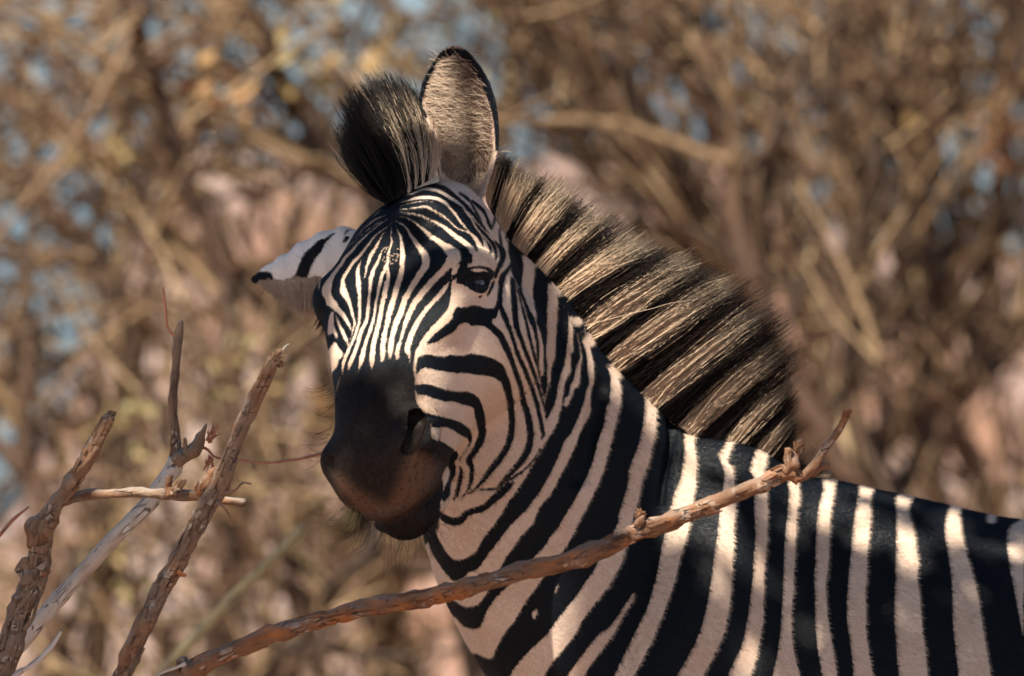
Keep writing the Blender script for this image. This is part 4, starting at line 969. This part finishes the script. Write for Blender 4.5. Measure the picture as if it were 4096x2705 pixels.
def flakes(name, o_pts, y, n, mat, parent, seed):
    """curled bark flakes along a limb given by photo points with width"""
    g = np.random.default_rng(seed); pts = catmull(np.asarray(o_pts, float), 10)
    k = g.integers(2, len(pts) - 2, n); c = pts[k]; d = nrm(pts[np.minimum(k + 1, len(pts) - 1), :2] - pts[k - 1, :2])
    side = g.uniform(-1, 1, n)
    nv = np.stack([-d[:, 1], d[:, 0]], 1)
    pc = c[:, :2] + nv * (side * c[:, 2] * .46)[:, None]
    yy = y - np.sqrt(np.maximum(1 - (side * .92) ** 2, 0)) * c[:, 2] * SC * .5 - .0004
    W = PV(pc, yy); a = np.stack([d[:, 0], 0 * side, -d[:, 1]], 1); b = np.stack([nv[:, 0], 0 * side, -nv[:, 1]], 1)
    out = nrm(np.stack([b[:, 0] * side, -np.sqrt(np.maximum(1 - side ** 2, 0.02)), b[:, 2] * side], 1))
    b = nrm(np.cross(a, out))
    la = g.uniform(.003, .011, n)[:, None]; lb = g.uniform(.0012, .0030, n)[:, None]; up = g.uniform(.0003, .0020, n)[:, None]
    A = [W - a * la - b * lb, W + a * la * g.uniform(.6, 1, (n, 1)) - b * lb + out * up * .4, W + a * la + b * lb + out * up, W - a * la * g.uniform(.5, 1, (n, 1)) + b * lb + out * up * .6]
    th = out * .0006
    V = np.stack(A + [q + th for q in A], 1).reshape(-1, 3)
    f = np.array([[0, 1, 2, 3], [7, 6, 5, 4], [0, 4, 5, 1], [1, 5, 6, 2], [2, 6, 7, 3], [3, 7, 4, 0]])
    Q = (np.arange(n)[:, None, None] * 8 + f[None]).reshape(-1, 4)
    return tag(mesh_np(name, V, Q, mat, parent, False, dict(along=V)), kind='stuff')

YB = -0.33
FB = [(-250, 6600, 120), (0, 4600, 110), (330, 3250, 95), (620, 2790, 82), (720, 2705, 78), (799, 2668, 74), (924, 2607, 72), (1063, 2551, 70), (1202, 2503, 68), (1341, 2463, 66), (1480, 2435, 68), (1619, 2408, 68),
      (1700, 2391, 70), (1805, 2366, 70), (1910, 2337, 72), (2016, 2311, 74), (2121, 2280, 72), (2226, 2253, 70), (2332, 2223, 70), (2437, 2183, 72), (2542, 2135, 72), (2626, 2103, 70), (2715, 2071, 66),
      (2830, 2028, 66), (2944, 1980, 64), (3059, 1929, 60), (3120, 1898, 64), (3165, 1890, 60), (3197, 1908, 46)]
LONG = empty('dry_branch', tuple(P(-250, 6600, YB) * [1, 1, 0]))
tag(LONG, 'long reddish-brown peeling dry branch slanting up across the chest of the zebra', 'branch')
limb('main_stem', FB, YB, BARK, LONG, 3, 18, 1.0, knots=((.62, .10, .006), (.735, .12, .006), (.86, .18, .006), (.50, .10, .006)), step=.0028)
limb('stub', [(3150, 1900, 46), (3160, 1860, 52), (3180, 1820, 44), (3205, 1772, 30), (3212, 1762, 16)], YB - .004, BARK, LONG, 4, 12, 2.4, step=.0016)
limb('stub', [(3150, 1890, 40), (3152, 1840, 34), (3156, 1800, 26)], YB - .010, BARK, LONG, 14, 10, 2.0, step=.0016)
limb('side_twig', [(3180, 1916, 36), (3215, 1905, 40), (3250, 1872, 40), (3275, 1838, 34), (3296, 1803, 30), (3338, 1745, 27), (3369, 1692, 26), (3384, 1668, 26)], YB - .002, BARK, LONG, 5, 12, 1.0, step=.002)
limb('stub', [(3240, 1898, 34), (3275, 1878, 30), (3305, 1862, 20), (3316, 1856, 12)], YB + .004, BARK, LONG, 6, 10, 2.0, step=.0016)
splinters('splinters', 3386, 1668, YB - .002, 26, .008, 1.0, .45, BARK, LONG, 7)
splinters('splinters', 2556, 2066, YB - .004, 40, .008, 1.35, .6, BARK, LONG, 8)
splinters('splinters', 3190, 1790, YB - .006, 24, .006, 1.3, .8, BARK, LONG, 9)
limb('stub', [(2545, 2110, 40), (2560, 2080, 36), (2578, 2066, 24)], YB - .008, BARK, LONG, 15, 10, 2.2, step=.0016)
flakes('bark_flakes', FB[4:], YB, 80, BARK, LONG, 21)
limb('side_twig', [(745, 2655, 30), (722, 2662, 14), (690, 2676, 10), (650, 2690, 8), (619, 2708, 7)], YB - .01, BARKP, LONG, 16, 8, 1.0, step=.002)
limb('stub', [(760, 2690, 60), (738, 2660, 58), (735, 2640, 34), (745, 2630, 14)], YB - .006, BARKG, LONG, 17, 12, 2.4, step=.0018)

YL = -0.28
SHRUB = empty('dead_shrub', tuple(P(-420, 6600, YL) * [1, 1, 0]))
tag(SHRUB, 'leafless shrub of broken grey and brown stems beside the muzzle of the zebra', 'shrub')
L1 = [(-420, 6700, 170), (-330, 5000, 140), (-150, 3500, 115), (-40, 2850, 100), (10, 2660, 96), (31, 2593, 92), (67, 2490, 84), (105, 2390, 84), (132, 2300, 100), (150, 2210, 96), (172, 2130, 84), (205, 2054, 64), (267, 1962, 58), (316, 1893, 66), (372, 1779, 64), (418, 1702, 54), (440, 1664, 42)]
s1 = limb('stem', L1, YL, BARKG, SHRUB, 31, 18, 1.1, knots=((.76, .12, .012), (.80, .14, .010)), step=.0028)
limb('stub', [(120, 2330, 60), (100, 2270, 50), (98, 2235, 40)], YL - .008, BARKG, SHRUB, 32, 10, 2.2, step=.0018)
limb('stub', [(150, 2290, 50), (185, 2285, 40), (198, 2275, 24)], YL - .006, BARK, SHRUB, 33, 10, 2.2, step=.0018)
limb('stub', [(150, 2200, 60), (128, 2140, 56), (136, 2098, 50), (160, 2075, 30)], YL - .004, BARKG, SHRUB, 34, 10, 2.0, step=.0018)
splinters('splinters', 441, 1660, YL, 18, .005, 1.1, .6, BARKG, SHRUB, 35)
flakes('bark_flakes', L1[3:], YL, 90, BARKG, SHRUB, 36)
L2 = [(150, 2090, 44), (200, 2035, 44), (250, 2012, 42), (288, 1998, 42), (359, 1979, 41), (462, 1974, 41), (565, 1974, 40), (668, 1978, 40), (740, 1982, 40), (802, 1985, 36), (888, 1999, 34), (950, 2008, 34), (980, 2013, 32)]
limb('side_branch', L2, YL + .012, BARKG, SHRUB, 37, 14, .9, knots=((.62, .15, .02),), step=.0024)
limb('stub', [(680, 1975, 30), (668, 1950, 26), (672, 1915, 22), (690, 1902, 14)], YL + .004, BARK, SHRUB, 38, 10, 2.6, step=.0014)
limb('stub', [(690, 1970, 36), (715, 1945, 34), (738, 1930, 24), (745, 1918, 14)], YL + .002, BARK, SHRUB, 39, 10, 2.8, step=.0014)
L4 = [(80, 6650, 130), (250, 4800, 105), (400, 3300, 84), (470, 2800, 74), (493, 2691, 74), (555, 2557, 74), (601, 2455, 72), (652, 2347, 70), (705, 2262, 72), (765, 2145, 76), (819, 2035, 76), (876, 1937, 70), (917, 1834, 62), (968, 1713, 58), (1014, 1610, 60), (1060, 1512, 52), (1095, 1440, 40), (1108, 1425, 28)]
limb('stem', L4, YL - .03, BARKG, SHRUB, 41, 18, 1.0, knots=((.68, .16, .010), (.72, .10, .01), (.90, .10, .010)), step=.0028)
limb('side_twig', [(1095, 1440, 22), (1115, 1425, 12), (1129, 1405, 8), (1142, 1387, 8), (1156, 1376, 5)], YL - .03, BARKP, SHRUB, 42, 8, 1.0, step=.0015)
splinters('splinters', 1100, 1440, YL - .034, 26, .010, 1.25, .35, BARKG, SHRUB, 43)
splinters('splinters', 1122, 1462, YL - .03, 20, .006, .9, .4, BARKG, SHRUB, 44)
limb('side_twig', [(890, 1978, 14), (915, 1970, 11), (940, 1964, 9), (958, 1942, 8), (974, 1930, 8), (1003, 1935, 7)], YL - .036, BARKG, SHRUB, 45, 8, 1.5, step=.0015)
limb('side_twig', [(862, 2010, 14), (890, 2026, 10), (905, 2044, 9), (916, 2062, 8), (923, 2085, 8), (922, 2106, 7)], YL - .05, BARKG, SHRUB, 46, 8, 1.5, step=.0015)
limb('stub', [(712, 2285, 26), (735, 2300, 22), (745, 2302, 16)], YL - .04, BARK, SHRUB, 47, 9, 2.0, step=.0015)
limb('bark_gall', [(868, 1870, 10), (852, 1895, 34), (826, 1930, 50), (806, 1968, 44), (800, 1992, 14)], YL - .026, BARK, SHRUB, 48, 14, 2.2, step=.0016)
flakes('bark_flakes', L4[3:], YL - .03, 110, BARKG, SHRUB, 49)
L5 = [(-200, 3200, 34), (-60, 2850, 30), (62, 2705, 26), (110, 2672, 24), (154, 2639, 24), (205, 2588, 20), (232, 2545, 16), (246, 2521, 8)]
limb('side_branch', L5, YL - .05, BARKP, SHRUB, 51, 10, 1.3, step=.002)
limb('side_twig', [(95, 2520, 20), (130, 2470, 16), (150, 2410, 12), (172, 2370, 4)], YL - .01, BARKG, SHRUB, 52, 8, 1.3, step=.002)
YP = -0.02
PALE = empty('pale_shrub', tuple(P(-1500, 6600, YP) * [1, 1, 0]))
tag(PALE, 'smooth pale grey slanting stem with forked brown top and thin red twig', 'shrub')
L3 = [(-1500, 6600, 90), (-1000, 4600, 84), (-350, 3060, 76), (-60, 2720, 72), (31, 2622, 68), (103, 2552, 66), (205, 2429, 64), (308, 2316, 62), (411, 2203, 62), (514, 2095, 64), (591, 2018, 66), (647, 1937, 66), (692, 1880, 70), (706, 1840, 64)]
limb('stem', L3, YP, BARKP, PALE, 61, 16, .45, knots=((.74, .08, .006), (.80, .08, .006), (.86, .06, .006)), step=.003)
limb('stem', [(700, 1870, 50), (706, 1817, 52), (704, 1788, 42), (698, 1702, 37), (690, 1621, 38), (693, 1530, 35), (704, 1443, 36), (712, 1360, 38), (718, 1310, 32), (721, 1284, 22)], YP, BARKG, PALE, 62, 14, .8, knots=((.45, .10, .03), (.62, .1, .03)), step=.003)
limb('side_twig', [(712, 1350, 16), (694, 1338, 13), (676, 1320, 11), (667, 1300, 11), (663, 1250, 12), (658, 1202, 11), (653, 1151, 9)], YP, TWIGR, PALE, 63, 8, .8, step=.0025)
limb('stub', [(700, 1850, 60), (735, 1825, 66), (770, 1800, 56), (800, 1765, 40), (812, 1735, 22), (826, 1700, 9)], YP - .005, BARKG, PALE, 64, 12, 1.8, step=.002)
limb('stub', [(735, 1830, 30), (742, 1790, 20), (738, 1755, 14)], YP - .01, BARKG, PALE, 65, 9, 1.8, step=.002)
limb('side_twig', [(790, 1785, 16), (825, 1796, 12), (850, 1822, 10), (876, 1834, 10), (974, 1842, 10), (1060, 1851, 11), (1158, 1842, 13), (1295, 1814, 13), (1420, 1785, 12)], YP + .01, TWIGR, PALE, 66, 8, 1.0, step=.003)
splinters('splinters', 838, 1765, YP, 14, .02, 1.45, .5, TWIGR, PALE, 67)
splinters('splinters', 835, 1830, YP, 10, .018, -1.5, .3, TWIGR, PALE, 68)
limb('side_twig', [(-200, 2330, 16), (-60, 2200, 15), (0, 2138, 15), (51, 2080, 14), (113, 2028, 8)], YP + .02, TWIGR, PALE, 69, 8, .8, step=.003)

YS_ = 1.25
STALK = empty('dry_stalk', tuple(P(-700, 7000, YS_) * [1, 1, 0]))
tag(STALK, 'thick pale straw-coloured stalk, blurred, standing beyond the dead shrub', 'stalk')
_k = (DIST + YS_) / DIST
STRAW = bark_mat('straw', (0.46, 0.37, 0.19), (0.55, 0.46, 0.27), (0.34, 0.26, 0.13), (0.45, 0.33, 0.15), .3, .1)
limb('stem', [(-700, 6300, 60), (0, 3700, 56), (560, 2820, 52), (880, 2440, 48), (1020, 2300, 46), (1190, 2130, 40), (1215, 2100, 20)], YS_, STRAW, STALK, 101, 10, .5, step=.01)
# ------------------------------------------------------------------ ground, hill and thicket behind
def gnd_h(x, y):
    crest = 1.92 - .95 * np.clip((-x - .85) / .45, 0, 1) - .30 * np.clip((x - .75) / .5, 0, 1) - .10 * np.exp(-((x + .25) / .25) ** 2) + .06 * np.sin(x * 5.1) + .04 * np.sin(x * 11.3 + 1)
    f = np.clip((y - 6.5) / 7.0, 0, 1); f = f * f * (3 - 2 * f)
    z = crest * f - .05 * np.clip(y - 14, 0, 60)
    return z + .03 * np.sin(x * 2.3 - y * 1.1) * np.clip((y - 4) / 5, 0, 1)
gxs = spaced([(-120, -20, 5), (-20, -3, .5), (-3, 3, .12), (3, 20, .5), (20, 120, 5)]); gys = spaced([(-60, -12, 3), (-12, 6, .5), (6, 16, .15), (16, 40, .5), (40, 140, 5)])
GXm, GYm = np.meshgrid(gxs, gys, indexing='ij')
V = np.stack([GXm, GYm, gnd_h(GXm, GYm)], -1).reshape(-1, 3)
i = np.arange(len(gxs) - 1)[:, None] * len(gys); j = np.arange(len(gys) - 1)[None]
Q = np.stack([i + j, i + len(gys) + j, i + len(gys) + j + 1, i + j + 1], -1).reshape(-1, 4)
m = NT('dry_soil'); co = m.obj()
c = m.mix(m.ss(m.noise(1.6, 5, .65, co), .38, .62), (0.27, 0.135, 0.085, 1), (0.37, 0.275, 0.24, 1))
c = m.mix(m.ss(m.noise(6, 4, .7, co), .50, .66), c, (0.12, 0.07, 0.045, 1))
c = m.mix(m.ss(m.noise(40, 3, .7, co), .55, .7), c, (0.28, 0.19, 0.11, 1))
m.l(c, m.b.inputs['Base Color']); m.b.inputs['Roughness'].default_value = .95
m.bump(m.noise(25, 5, .7, co), .8, .03)
tag(mesh_np('ground', V, Q, m.m), kind='structure')
hx = np.linspace(-400, 400, 120); hy = np.linspace(150, 420, 40)
HXm, HYm = np.meshgrid(hx, hy, indexing='ij')
hz = 2 + 46 * (1 - np.exp(-np.clip(HYm - 150, 0, None) / 90.)) * (1 + .25 * np.sin(HXm / 47. + 1) + .15 * np.sin(HXm / 19.)) + rng.normal(0, .7, HXm.shape)
hz[:, 0] = -2
V = np.stack([HXm, HYm, hz], -1).reshape(-1, 3)
i = np.arange(len(hx) - 1)[:, None] * len(hy); j = np.arange(len(hy) - 1)[None]
Q = np.stack([i + j, i + len(hy) + j, i + len(hy) + j + 1, i + j + 1], -1).reshape(-1, 4)
m = NT('haze_blue_hill'); co = m.obj()
m.l(m.mix(m.ss(m.noise(.12, 5, .65, co), .35, .65), (0.055, 0.10, 0.14, 1), (0.095, 0.14, 0.175, 1)), m.b.inputs['Base Color']); m.b.inputs['Roughness'].default_value = .95  # blue of distant haze painted into the hill's base colour
tag(mesh_np('hill', V, Q, m.m), kind='structure')
def twig_mat(name, a, b, c_):
    m = NT(name); r = m.attr('rnd').outputs['Fac']
    rm = m.n('ShaderNodeValToRGB'); m.l(r, rm.inputs[0]); el = rm.color_ramp.elements
    el[0].position, el[0].color = 0, (*a, 1); el[1].position, el[1].color = 1, (*c_, 1)
    e = el.new(.5); e.color = (*b, 1)
    m.l(rm.outputs[0], m.b.inputs['Base Color']); m.b.inputs['Roughness'].default_value = .75
    return m.m
STEMD = twig_mat('stem_brown', (0.032, 0.017, 0.010), (0.055, 0.029, 0.016), (0.085, 0.045, 0.026))
TWIGB = twig_mat('twig_tan', (0.026, 0.014, 0.008), (0.12, 0.063, 0.028), (0.33, 0.23, 0.125))
LEAFD = twig_mat('leaf_dry', (0.24, 0.09, 0.04), (0.32, 0.21, 0.08), (0.20, 0.18, 0.08))
def thicket(name, stems, seed, ntw, nsub, nleaf, parent, tr=.0042, spread=.55, tl=(.25, .75), ups=(.25, 0, .75)):
    """stems: list of (n,4) world points + radius. Twigs sprout from the stems, finer twigs and dry leaves from those"""
    g = np.random.default_rng(seed)
    for st in stems:
        st = catmull(st, 8); L = len(st)
        st[:, :3] += np.stack([noise1(L, 5, g) for _ in range(3)], 1) * .012
        V, Q, iv, ir = tube_batch(st[None, :, :3], st[None, :, 3], 8)
        mesh_np('stem', V, Q, STEMD, parent, True, dict(rnd=np.full(len(V), g.random())))
    allp = np.vstack([catmull(s, 8) for s in stems]); allp = allp[(allp[:, 2] > .3) & (allp[:, 2] < 3.2)]
    def grow(rootp, n, ln, r, up, m):
        k = g.integers(0, len(rootp), n); root = rootp[k, :3] + g.normal(0, .01, (n, 3))
        d = nrm(g.normal(0, 1, (n, 3)) * [spread, spread * .8, spread] + up)
        l = g.uniform(*ln, n)
        t = np.linspace(0, 1, m)[None, :, None]
        crv = g.normal(0, .16, (n, 1, 3)) * l[:, None, None]
        Pt = root[:, None] + d[:, None] * l[:, None, None] * t + crv * t * t + g.normal(0, .012, (n, m, 3)) * l[:, None, None] * (t > 0)
        R = np.linspace(r, r * .4, m)[None] * g.uniform(.6, 1.5, (n, 1))
        return Pt, R
    P1, R1 = grow(allp, ntw, tl, tr, np.array(ups), 7)
    V, Q, iv, ir = tube_batch(P1, R1, 4); rr = g.random(len(P1))
    tag(mesh_np('twigs', V, Q, TWIGB, parent, True, dict(rnd=rr[iv])), kind='stuff')
    p1 = P1[:, 2:].reshape(-1, 3)
    P2, R2 = grow(p1, nsub, (.08, .30), tr * .6, np.array(ups) * .6, 5)
    V, Q, iv, ir = tube_batch(P2, R2, 3); rr = g.random(len(P2))
    tag(mesh_np('fine_twigs', V, Q, TWIGB, parent, True, dict(rnd=rr[iv])), kind='stuff')
    p2 = P2[:, 1:].reshape(-1, 3)
    kc = g.integers(0, len(p2), max(nleaf // 22, 1)); k = g.integers(0, len(kc), nleaf); c = p2[kc[k]] + g.normal(0, .030, (nleaf, 3))
    a = nrm(g.normal(0, 1, (nleaf, 3))); b = nrm(np.cross(a, g.normal(0, 1, (nleaf, 3)))); s = g.uniform(.010, .024, (nleaf, 1))
    V = np.stack([c - a * s, c + b * s * .45 , c + a * s, c - b * s * .45], 1).reshape(-1, 3)
    Q = np.arange(nleaf * 4).reshape(-1, 4); rr = np.repeat(np.clip(g.random(len(kc))[k] + g.normal(0, .12, nleaf), 0, 1), 4)
    tag(mesh_np('dry_leaves', V, Q, LEAFD, parent, False, dict(rnd=rr)), kind='stuff')
def stem_px(pts, y, down=None):
    """pts: photo points (x,y on the 2374 px view) + radius m; the stem is carried on down to the ground"""
    k = W_PX / 2374.
    a = np.array(pts, float); W = PV(a[:, :2] * k, y)
    W = np.column_stack([W, a[:, 2] * 1.45])
    return W
def to_ground(W, gx):
    """prepend the foot of the stem"""
    y = W[0, 1]; foot = np.array([gx, y, gnd_h(np.array(gx), np.array(y)) - .05, W[:, 3].max() * 1.25])
    mid = (foot + W[0]) / 2; mid[0] += .06
    return np.vstack([foot, mid, W])
def bush(label, stems, y, **kw):
    st = [to_ground(stem_px(p, y + dy), gx) for p, gx, dy in stems]
    o = empty('thorn_bush', (float(np.mean([s[0, 0] for s in st])), y, 0)); tag(o, label, 'bush', 'leafless bushes of the thicket behind the zebra')
    thicket('thorn_bush', st, parent=o, **kw)
    return o
bush('tangled golden-brown bush behind the far ear, its dark stem leaning over the forelock', [
    ([(900, 640, .020), (850, 430, .019), (780, 380, .018), (720, 270, .016), (650, 180, .013), (560, 40, .010), (480, -120, .006)], .05, 0),
    ([(300, 900, .014), (240, 640, .013), (150, 520, .011), (0, 390, .008), (-150, 250, .005)], -.9, .3),
    ([(560, 900, .013), (480, 600, .011), (430, 350, .009), (330, 120, .007), (300, -100, .004)], -.6, -.3),
    ([(760, 830, .014), (620, 720, .012), (480, 600, .010), (300, 420, .007), (100, 300, .004)], -.1, .5)], 4.2,
    seed=71, ntw=125, nsub=900, nleaf=700, tr=.0070, ups=(-.35, 0, .45))
bush('dense bush of long stems leaning over the mane', [
    ([(1900, 1200, .022), (1800, 860, .019), (1680, 600, .017), (1560, 400, .015), (1470, 200, .013), (1400, 0, .010), (1350, -150, .006)], 1.3, 0),
    ([(1800, 900, .016), (1700, 720, .014), (1600, 600, .013), (1480, 420, .011), (1330, 200, .008), (1200, -40, .005)], 1.0, .4),
    ([(1760, 700, .014), (1690, 340, .012), (1600, 170, .010), (1510, -20, .007), (1480, -200, .004)], 1.2, -.4),
    ([(1960, 1000, .013), (1900, 650, .011), (1800, 300, .009), (1770, 0, .006)], 1.5, .7)], 4.4,
    seed=72, ntw=140, nsub=950, nleaf=250, tr=.0080, spread=.30, ups=(-.42, 0, .75))
bush('dark branching bush rising over the back of the zebra', [
    ([(2080, 1250, .020), (2130, 960, .018), (2180, 800, .016), (2150, 600, .014), (2125, 380, .012), (2085, 190, .010), (2000, -30, .007)], 1.75, 0),
    ([(2060, 1300, .018), (2110, 1080, .015), (2160, 960, .013), (2280, 860, .011), (2400, 730, .008), (2520, 560, .005)], 1.75, .1),
    ([(2250, 1200, .013), (2260, 900, .011), (2300, 600, .009), (2340, 250, .006), (2350, 0, .004)], 2.0, .5),
    ([(1960, 1200, .013), (1980, 800, .011), (2010, 500, .009), (1960, 200, .007), (1930, -80, .004)], 1.6, -.4)], 4.7,
    seed=73, ntw=130, nsub=850, nleaf=160, tr=.0080, spread=.34, ups=(.02, 0, .8))
bush('low straw-coloured bush under the broken stems of the shrub', [
    ([(100, 1700, .014), (120, 1350, .011), (60, 1050, .008), (40, 800, .005)], -1.2, 0),
    ([(400, 1700, .014), (330, 1400, .011), (200, 1200, .008), (140, 980, .005)], -.9, .5),
    ([(620, 1700, .012), (700, 1450, .010), (820, 1280, .008), (900, 1150, .005)], -.5, -.2),
    ([(860, 1700, .012), (880, 1500, .010), (840, 1350, .007), (760, 1200, .005)], -.35, .6)], 3.9,
    seed=74, ntw=85, nsub=560, nleaf=400, tr=.0065, ups=(-.1, 0, .6), tl=(.2, .55))
# bushes further back
PROTO = []
def far_bush(x, y, seed, s, label):
    st = []
    g = np.random.default_rng(seed)
    for k in range(7):
        a = g.uniform(0, 2 * np.pi); h = g.uniform(1.6, 2.8); lean = g.uniform(.3, 1.1)
        t = np.linspace(0, 1, 5)[:, None]
        p = np.array([0, 0, -.1]) + np.array([np.cos(a) * lean, np.sin(a) * lean, h]) * t + g.normal(0, .06, (5, 3)) * t
        st.append(np.column_stack([p, np.linspace(.02, .006, 5)]))
    o = empty('thorn_bush', (0, 0, 0)); tag(o, label, 'bush', 'leafless bushes of the thicket behind the zebra')
    thicket('thorn_bush', st, seed, 80, 560, 260, o, tr=.0065, spread=.6, tl=(.3, .9))
    o.location = (x, y, float(gnd_h(np.array(x), np.array(y)))); o.scale = (s, s, s)
    return o
def copy_bush(src, x, y, rz, s, label):
    o = src.copy(); COL.objects.link(o); o['label'] = label
    o.location = (x, y, float(gnd_h(np.array(x), np.array(y)))); o.rotation_euler = (0, 0, rz); o.scale = (s, s, s)
    for ch in src.children:
        c = ch.copy(); COL.objects.link(c); c.parent = o
    return o
b1 = far_bush(-0.75, 5.6, 81, 1.0, 'thin-stemmed bush further back between the far ear and the pale shrub')
b2 = far_bush(1.25, 6.0, 82, 1.05, 'thin-stemmed bush further back above the rump side of the zebra')
copy_bush(b2, -1.5, 6.4, 2.2, 1.0, 'thin-stemmed bush further back beyond the broken stems of the shrub')
copy_bush(b1, 2.0, 7.2, .6, 1.1, 'thin-stemmed bush further back, half hidden by the dark branching bush')

for x, y, rz, sc, lb in ((-2.7, 5.2, 2.9, 1.0, 'thin-stemmed bush at the far left end of the thicket, past the dead shrub'), (-3.9, 6.4, .4, 1.15, 'tall thin-stemmed bush on the open ground past the end of the thicket'),
                         (3.2, 5.6, 1.9, 1.05, 'thin-stemmed bush behind the rump of the zebra'), (4.4, 6.6, 4.4, 1.1, 'thin-stemmed bush on the open ground behind the tail of the zebra')):
    copy_bush((b1, b2)[x > 0], x, y, rz, sc, lb)

# ------------------------------------------------------------------ the tree overhead that dapples the light
sx = nrm(np.cross(SUN, [0, 0, 1.])); sy = np.cross(sx, SUN)
def sunuv(p): p = np.atleast_2d(p); return np.stack([p @ sx, p @ sy], 1)
SPOTS = [ (1628, 1625, 26), (1655, 1640, 22), (1700, 1735, 20), (1612, 1612, 22),  # photo px,py and radius in px where the sun comes through
 (1790, 925, 75), (1850, 960, 55), (1700, 800, 50), (1740, 860, 40), (1435, 1095, 55), (1375, 1130, 45), (1545, 1300, 75), (1610, 1290, 70), (1480, 1400, 70), (1560, 1390, 60), (1650, 1390, 45), (1430, 1290, 45),
 (1600, 1010, 50), (1540, 1000, 50), (1862, 1345, 38), (1825, 1352, 38), (1770, 1380, 34), (1700, 1420, 40), (1835, 1556, 40), (1785, 1625, 42), (1760, 1718, 42), (1340, 1470, 40), (1360, 1360, 30),
 (2352, 1390, 40), (2365, 1450, 36), (2470, 1560, 30), (2740, 1765, 34), (2740, 1940, 45), (2720, 2020, 45), (2900, 1880, 36), (2920, 1920, 36), (3020, 1880, 34), (2880, 2150, 60), (2900, 2220, 55), (2880, 2060, 45), (2740, 2160, 40), (3000, 2660, 45), (3030, 2300, 38), (3150, 2000, 40), (3170, 2120, 34),
 (3300, 1960, 50), (3300, 2060, 40), (3440, 1960, 50), (3440, 2150, 45), (3440, 2050, 40), (3600, 2010, 45), (3615, 2160, 70), (3640, 2230, 45), (3810, 2080, 60), (3830, 2150, 50), (4000, 2200, 40), (1120, 1440, 60), (1040, 1580, 60), (960, 1740, 60), (900, 1880, 60), (830, 2020, 50), (600, 1970, 70), (470, 1970, 60), (740, 2170, 40)]
su = []
for px, py, r in SPOTS:
    onb = px < 1250
    c = P(px, py, YL) if onb else cast([(px, py)])[0]
    su.append((*sunuv(c)[0], r * SC * (1.12 if px < 2200 else .9)))
for q in catmull(np.array(FB[20:], float), 2)[:, :2]: su.append((*sunuv(P(q[0], q[1], YB))[0], .011))
for px, py, r in ((2250, 900, 90), (2380, 980, 90), (2330, 1090, 70), (2480, 1080, 90), (2560, 1180, 90), (2640, 1260, 100), (2720, 1330, 90), (2800, 1420, 80), (2860, 1300, 80), (2560, 1330, 70), (2480, 1400, 60), (2940, 1500, 70), (3010, 1620, 60), (1650, 700, 40), (1760, 520, 60), (1730, 400, 45), (2120, 800, 60), (2700, 1500, 60), (2800, 1600, 50), (1600, 560, 40)):
    su.append((*sunuv(P(px, py, .06))[0], r * SC * 1.8))
su = np.array(su)
g = np.random.default_rng(91)
NLF = 46000
cen = np.array([0.25, -.05, 1.3]) + SUN * 2.9
cuv = sunuv(cen)[0]
uv = cuv + np.stack([g.uniform(-1.25, 1.35, NLF), g.uniform(-.95, 1.0, NLF)], 1)
hh = g.uniform(-.45, .45, NLF)
sz = g.uniform(.012, .030, NLF)
dd = np.full(NLF, 9.0)
for q in su: dd = np.minimum(dd, np.hypot(uv[:, 0] - q[0], uv[:, 1] - q[1]) - q[2])
ok = dd > sz * .55
uv, hh, sz = uv[ok], hh[ok], sz[ok]; n = len(uv)
c = uv[:, :1] * sx + uv[:, 1:] * sy + SUN * (cen @ SUN + hh)[:, None]
a = nrm(g.normal(0, 1, (n, 3)) + [0, 0, 0]); a = nrm(a - SUN * (a @ SUN)[:, None] * .7); b = nrm(np.cross(a, SUN + g.normal(0, .25, (n, 3)))); s = sz[:, None]
V = np.stack([c - a * s, c + b * s * .62, c + a * s, c - b * s * .62], 1).reshape(-1, 3)
m = NT('leaf_green'); r = m.attr('rnd').outputs['Fac']
lc = m.mix(r, (0.055, 0.085, 0.025, 1), (0.11, 0.12, 0.04, 1)); m.l(lc, m.b.inputs['Base Color']); m.b.inputs['Roughness'].default_value = .5
TREE = empty('shade_tree', (2.6, 1.9, 0)); tag(TREE, 'tall leafy tree outside the frame whose crown shades the zebra', 'tree')
tag(mesh_np('crown', V, np.arange(n * 4).reshape(-1, 4), m.m, TREE, False, dict(rnd=np.repeat(g.random(n), 4))), kind='stuff')
top = cen - [0, 0, .15]
tk = np.array([[2.6, 1.9, -.1, .16], [2.5, 1.7, 1.2, .13], [2.2, 1.3, 2.6, .10], [1.7, .7, 3.6, .07], [1.2, .2, 4.05, .04]])
def tree_limb(nm, pts):
    st = catmull(np.array(pts, float), 8); V, Q, iv, ir = tube_batch(st[None, :, :3], st[None, :, 3], 10)
    mesh_np(nm, V, Q, STEMD, TREE, True, dict(rnd=np.full(len(V), .4)))
tree_limb('trunk', tk)
print('canopy leaves', n)
